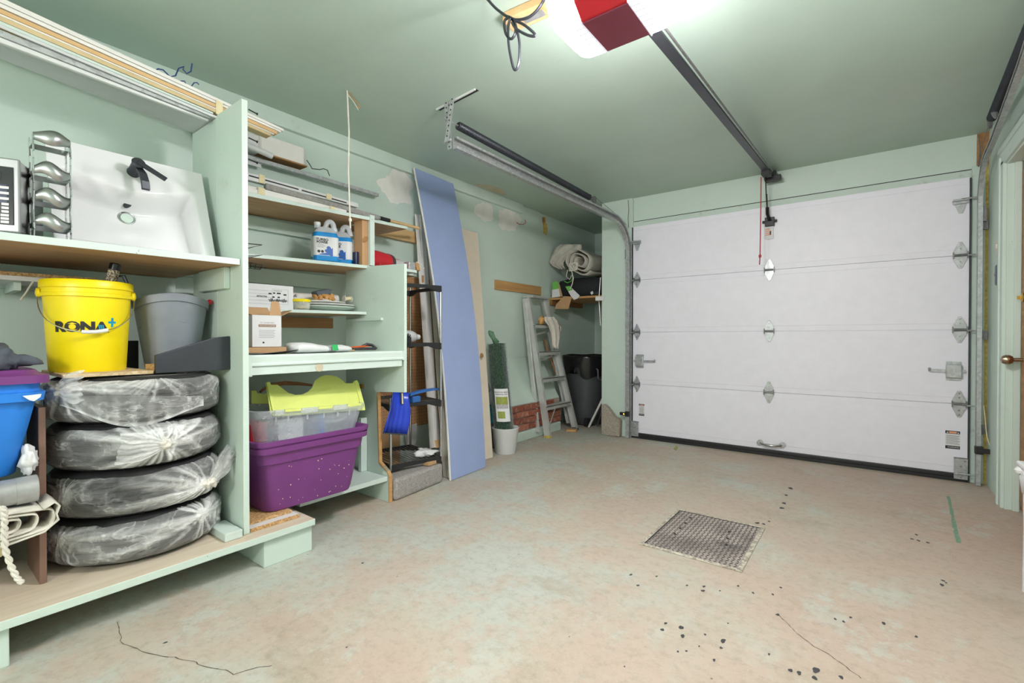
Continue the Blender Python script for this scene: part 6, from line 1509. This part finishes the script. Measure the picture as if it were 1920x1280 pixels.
o = MB().lathe([(0, 0), (.025, 0), (.028, .02), (.018, .04), (0, .045)], W(1030, 557, y=4.70), 12); tag(o.build('red_trinket', 'red_cord', smooth=True), 'small red and white trinket on the shelf above the ladder', 'trinket')
# sticks in the corner and the stone by the pilaster
tag(MB().cyl(W(1020, 636, x=-2.90), W(1078, 801, x=-2.62), .012, 12).build('broom_stick', 'broom_wood', smooth=True), 'brown wooden stick leaning behind the ladder', 'stick')
a, c = W(1104, 800, z=.012), W(1131, 745, y=4.62); tag(MB().cyl(a, c, .012, 12).build('white_pole', 'white_trim', smooth=True), 'white pole slanting against the pilaster beside the trash can', 'pole')
a, c = W(1120, 798, z=.012), W(1128, 770, y=4.60); tag(MB().cyl(a, c, .008, 10).build('dark_pole', 'galv_dark', smooth=True), 'short metal rod on the floor beside the white pole', 'rod')
tag(MB().obb(W(1072, 806, z=.014), (.05, .02, 0), (-.015, .04, 0), (0, 0, .013)).build('wood_scrap', 'pine_dark', bevel=.004), 'small painted wood scrap on the floor under the ladder', 'wood scrap')
z0 = .0; y0 = 4.455
pl = [(-2.205, y0, 0), (-2.0, y0, 0), (-1.995, y0, .17), (-2.02, y0, .185), (-2.06, y0, .205), (-2.10, y0, .255), (-2.14, y0, .295), (-2.17, y0, .315), (-2.195, y0, .318), (-2.205, y0, .30)]
tag(MB().prism(pl, (0, .07, 0)).build('concrete_stone', 'stone', bevel=.012), 'rounded concrete stone standing against the pilaster foot', 'stone')
tag(MB().prism([W(1263, 841, z=.001), W(1268, 836, z=.001), W(1271, 839, z=.001), W(1268, 844, z=.001)], (0, 0, .004)).build('fallen_leaf', 'photo_green'), 'small yellow-green leaf on the floor before the garage door', 'leaf')

# white plastic stool corner at the right edge of the frame
sx = thing('plastic_stool', 'white plastic stool with a tray at the right edge of the frame', 'stool', (.76, 2.9, 0))
py_ = 2.75
def e_(px, pyy, y=2.75): return W(px, pyy, y=y)
MB().bx(.484, .652, 2.42, 2.75, .498, .516).build('seat', 'white', sx, bevel=.006)
MB().rbox(.486, .65, 2.44, 2.74, .39, .465, .03, 4, rings=[(.385, .02), (.40, .006), (.46, .0), (.468, .004)]).build('tray', 'white', sx, smooth=True)
for x, y in ((.515, 2.72), (.63, 2.72), (.515, 2.46), (.63, 2.46)): MB().tube([V(x, y, .0), V(x, y, .25), V(x-.004, y, .50)], [.016, .014, .014], 10).build('leg', 'white', sx, smooth=True)
MB().lathe([(0, 0), (.02, 0), (.024, .012), (.016, .024), (0, .026)], (.50, 2.735, .469), 14).build('knob', 'white', sx, smooth=True)
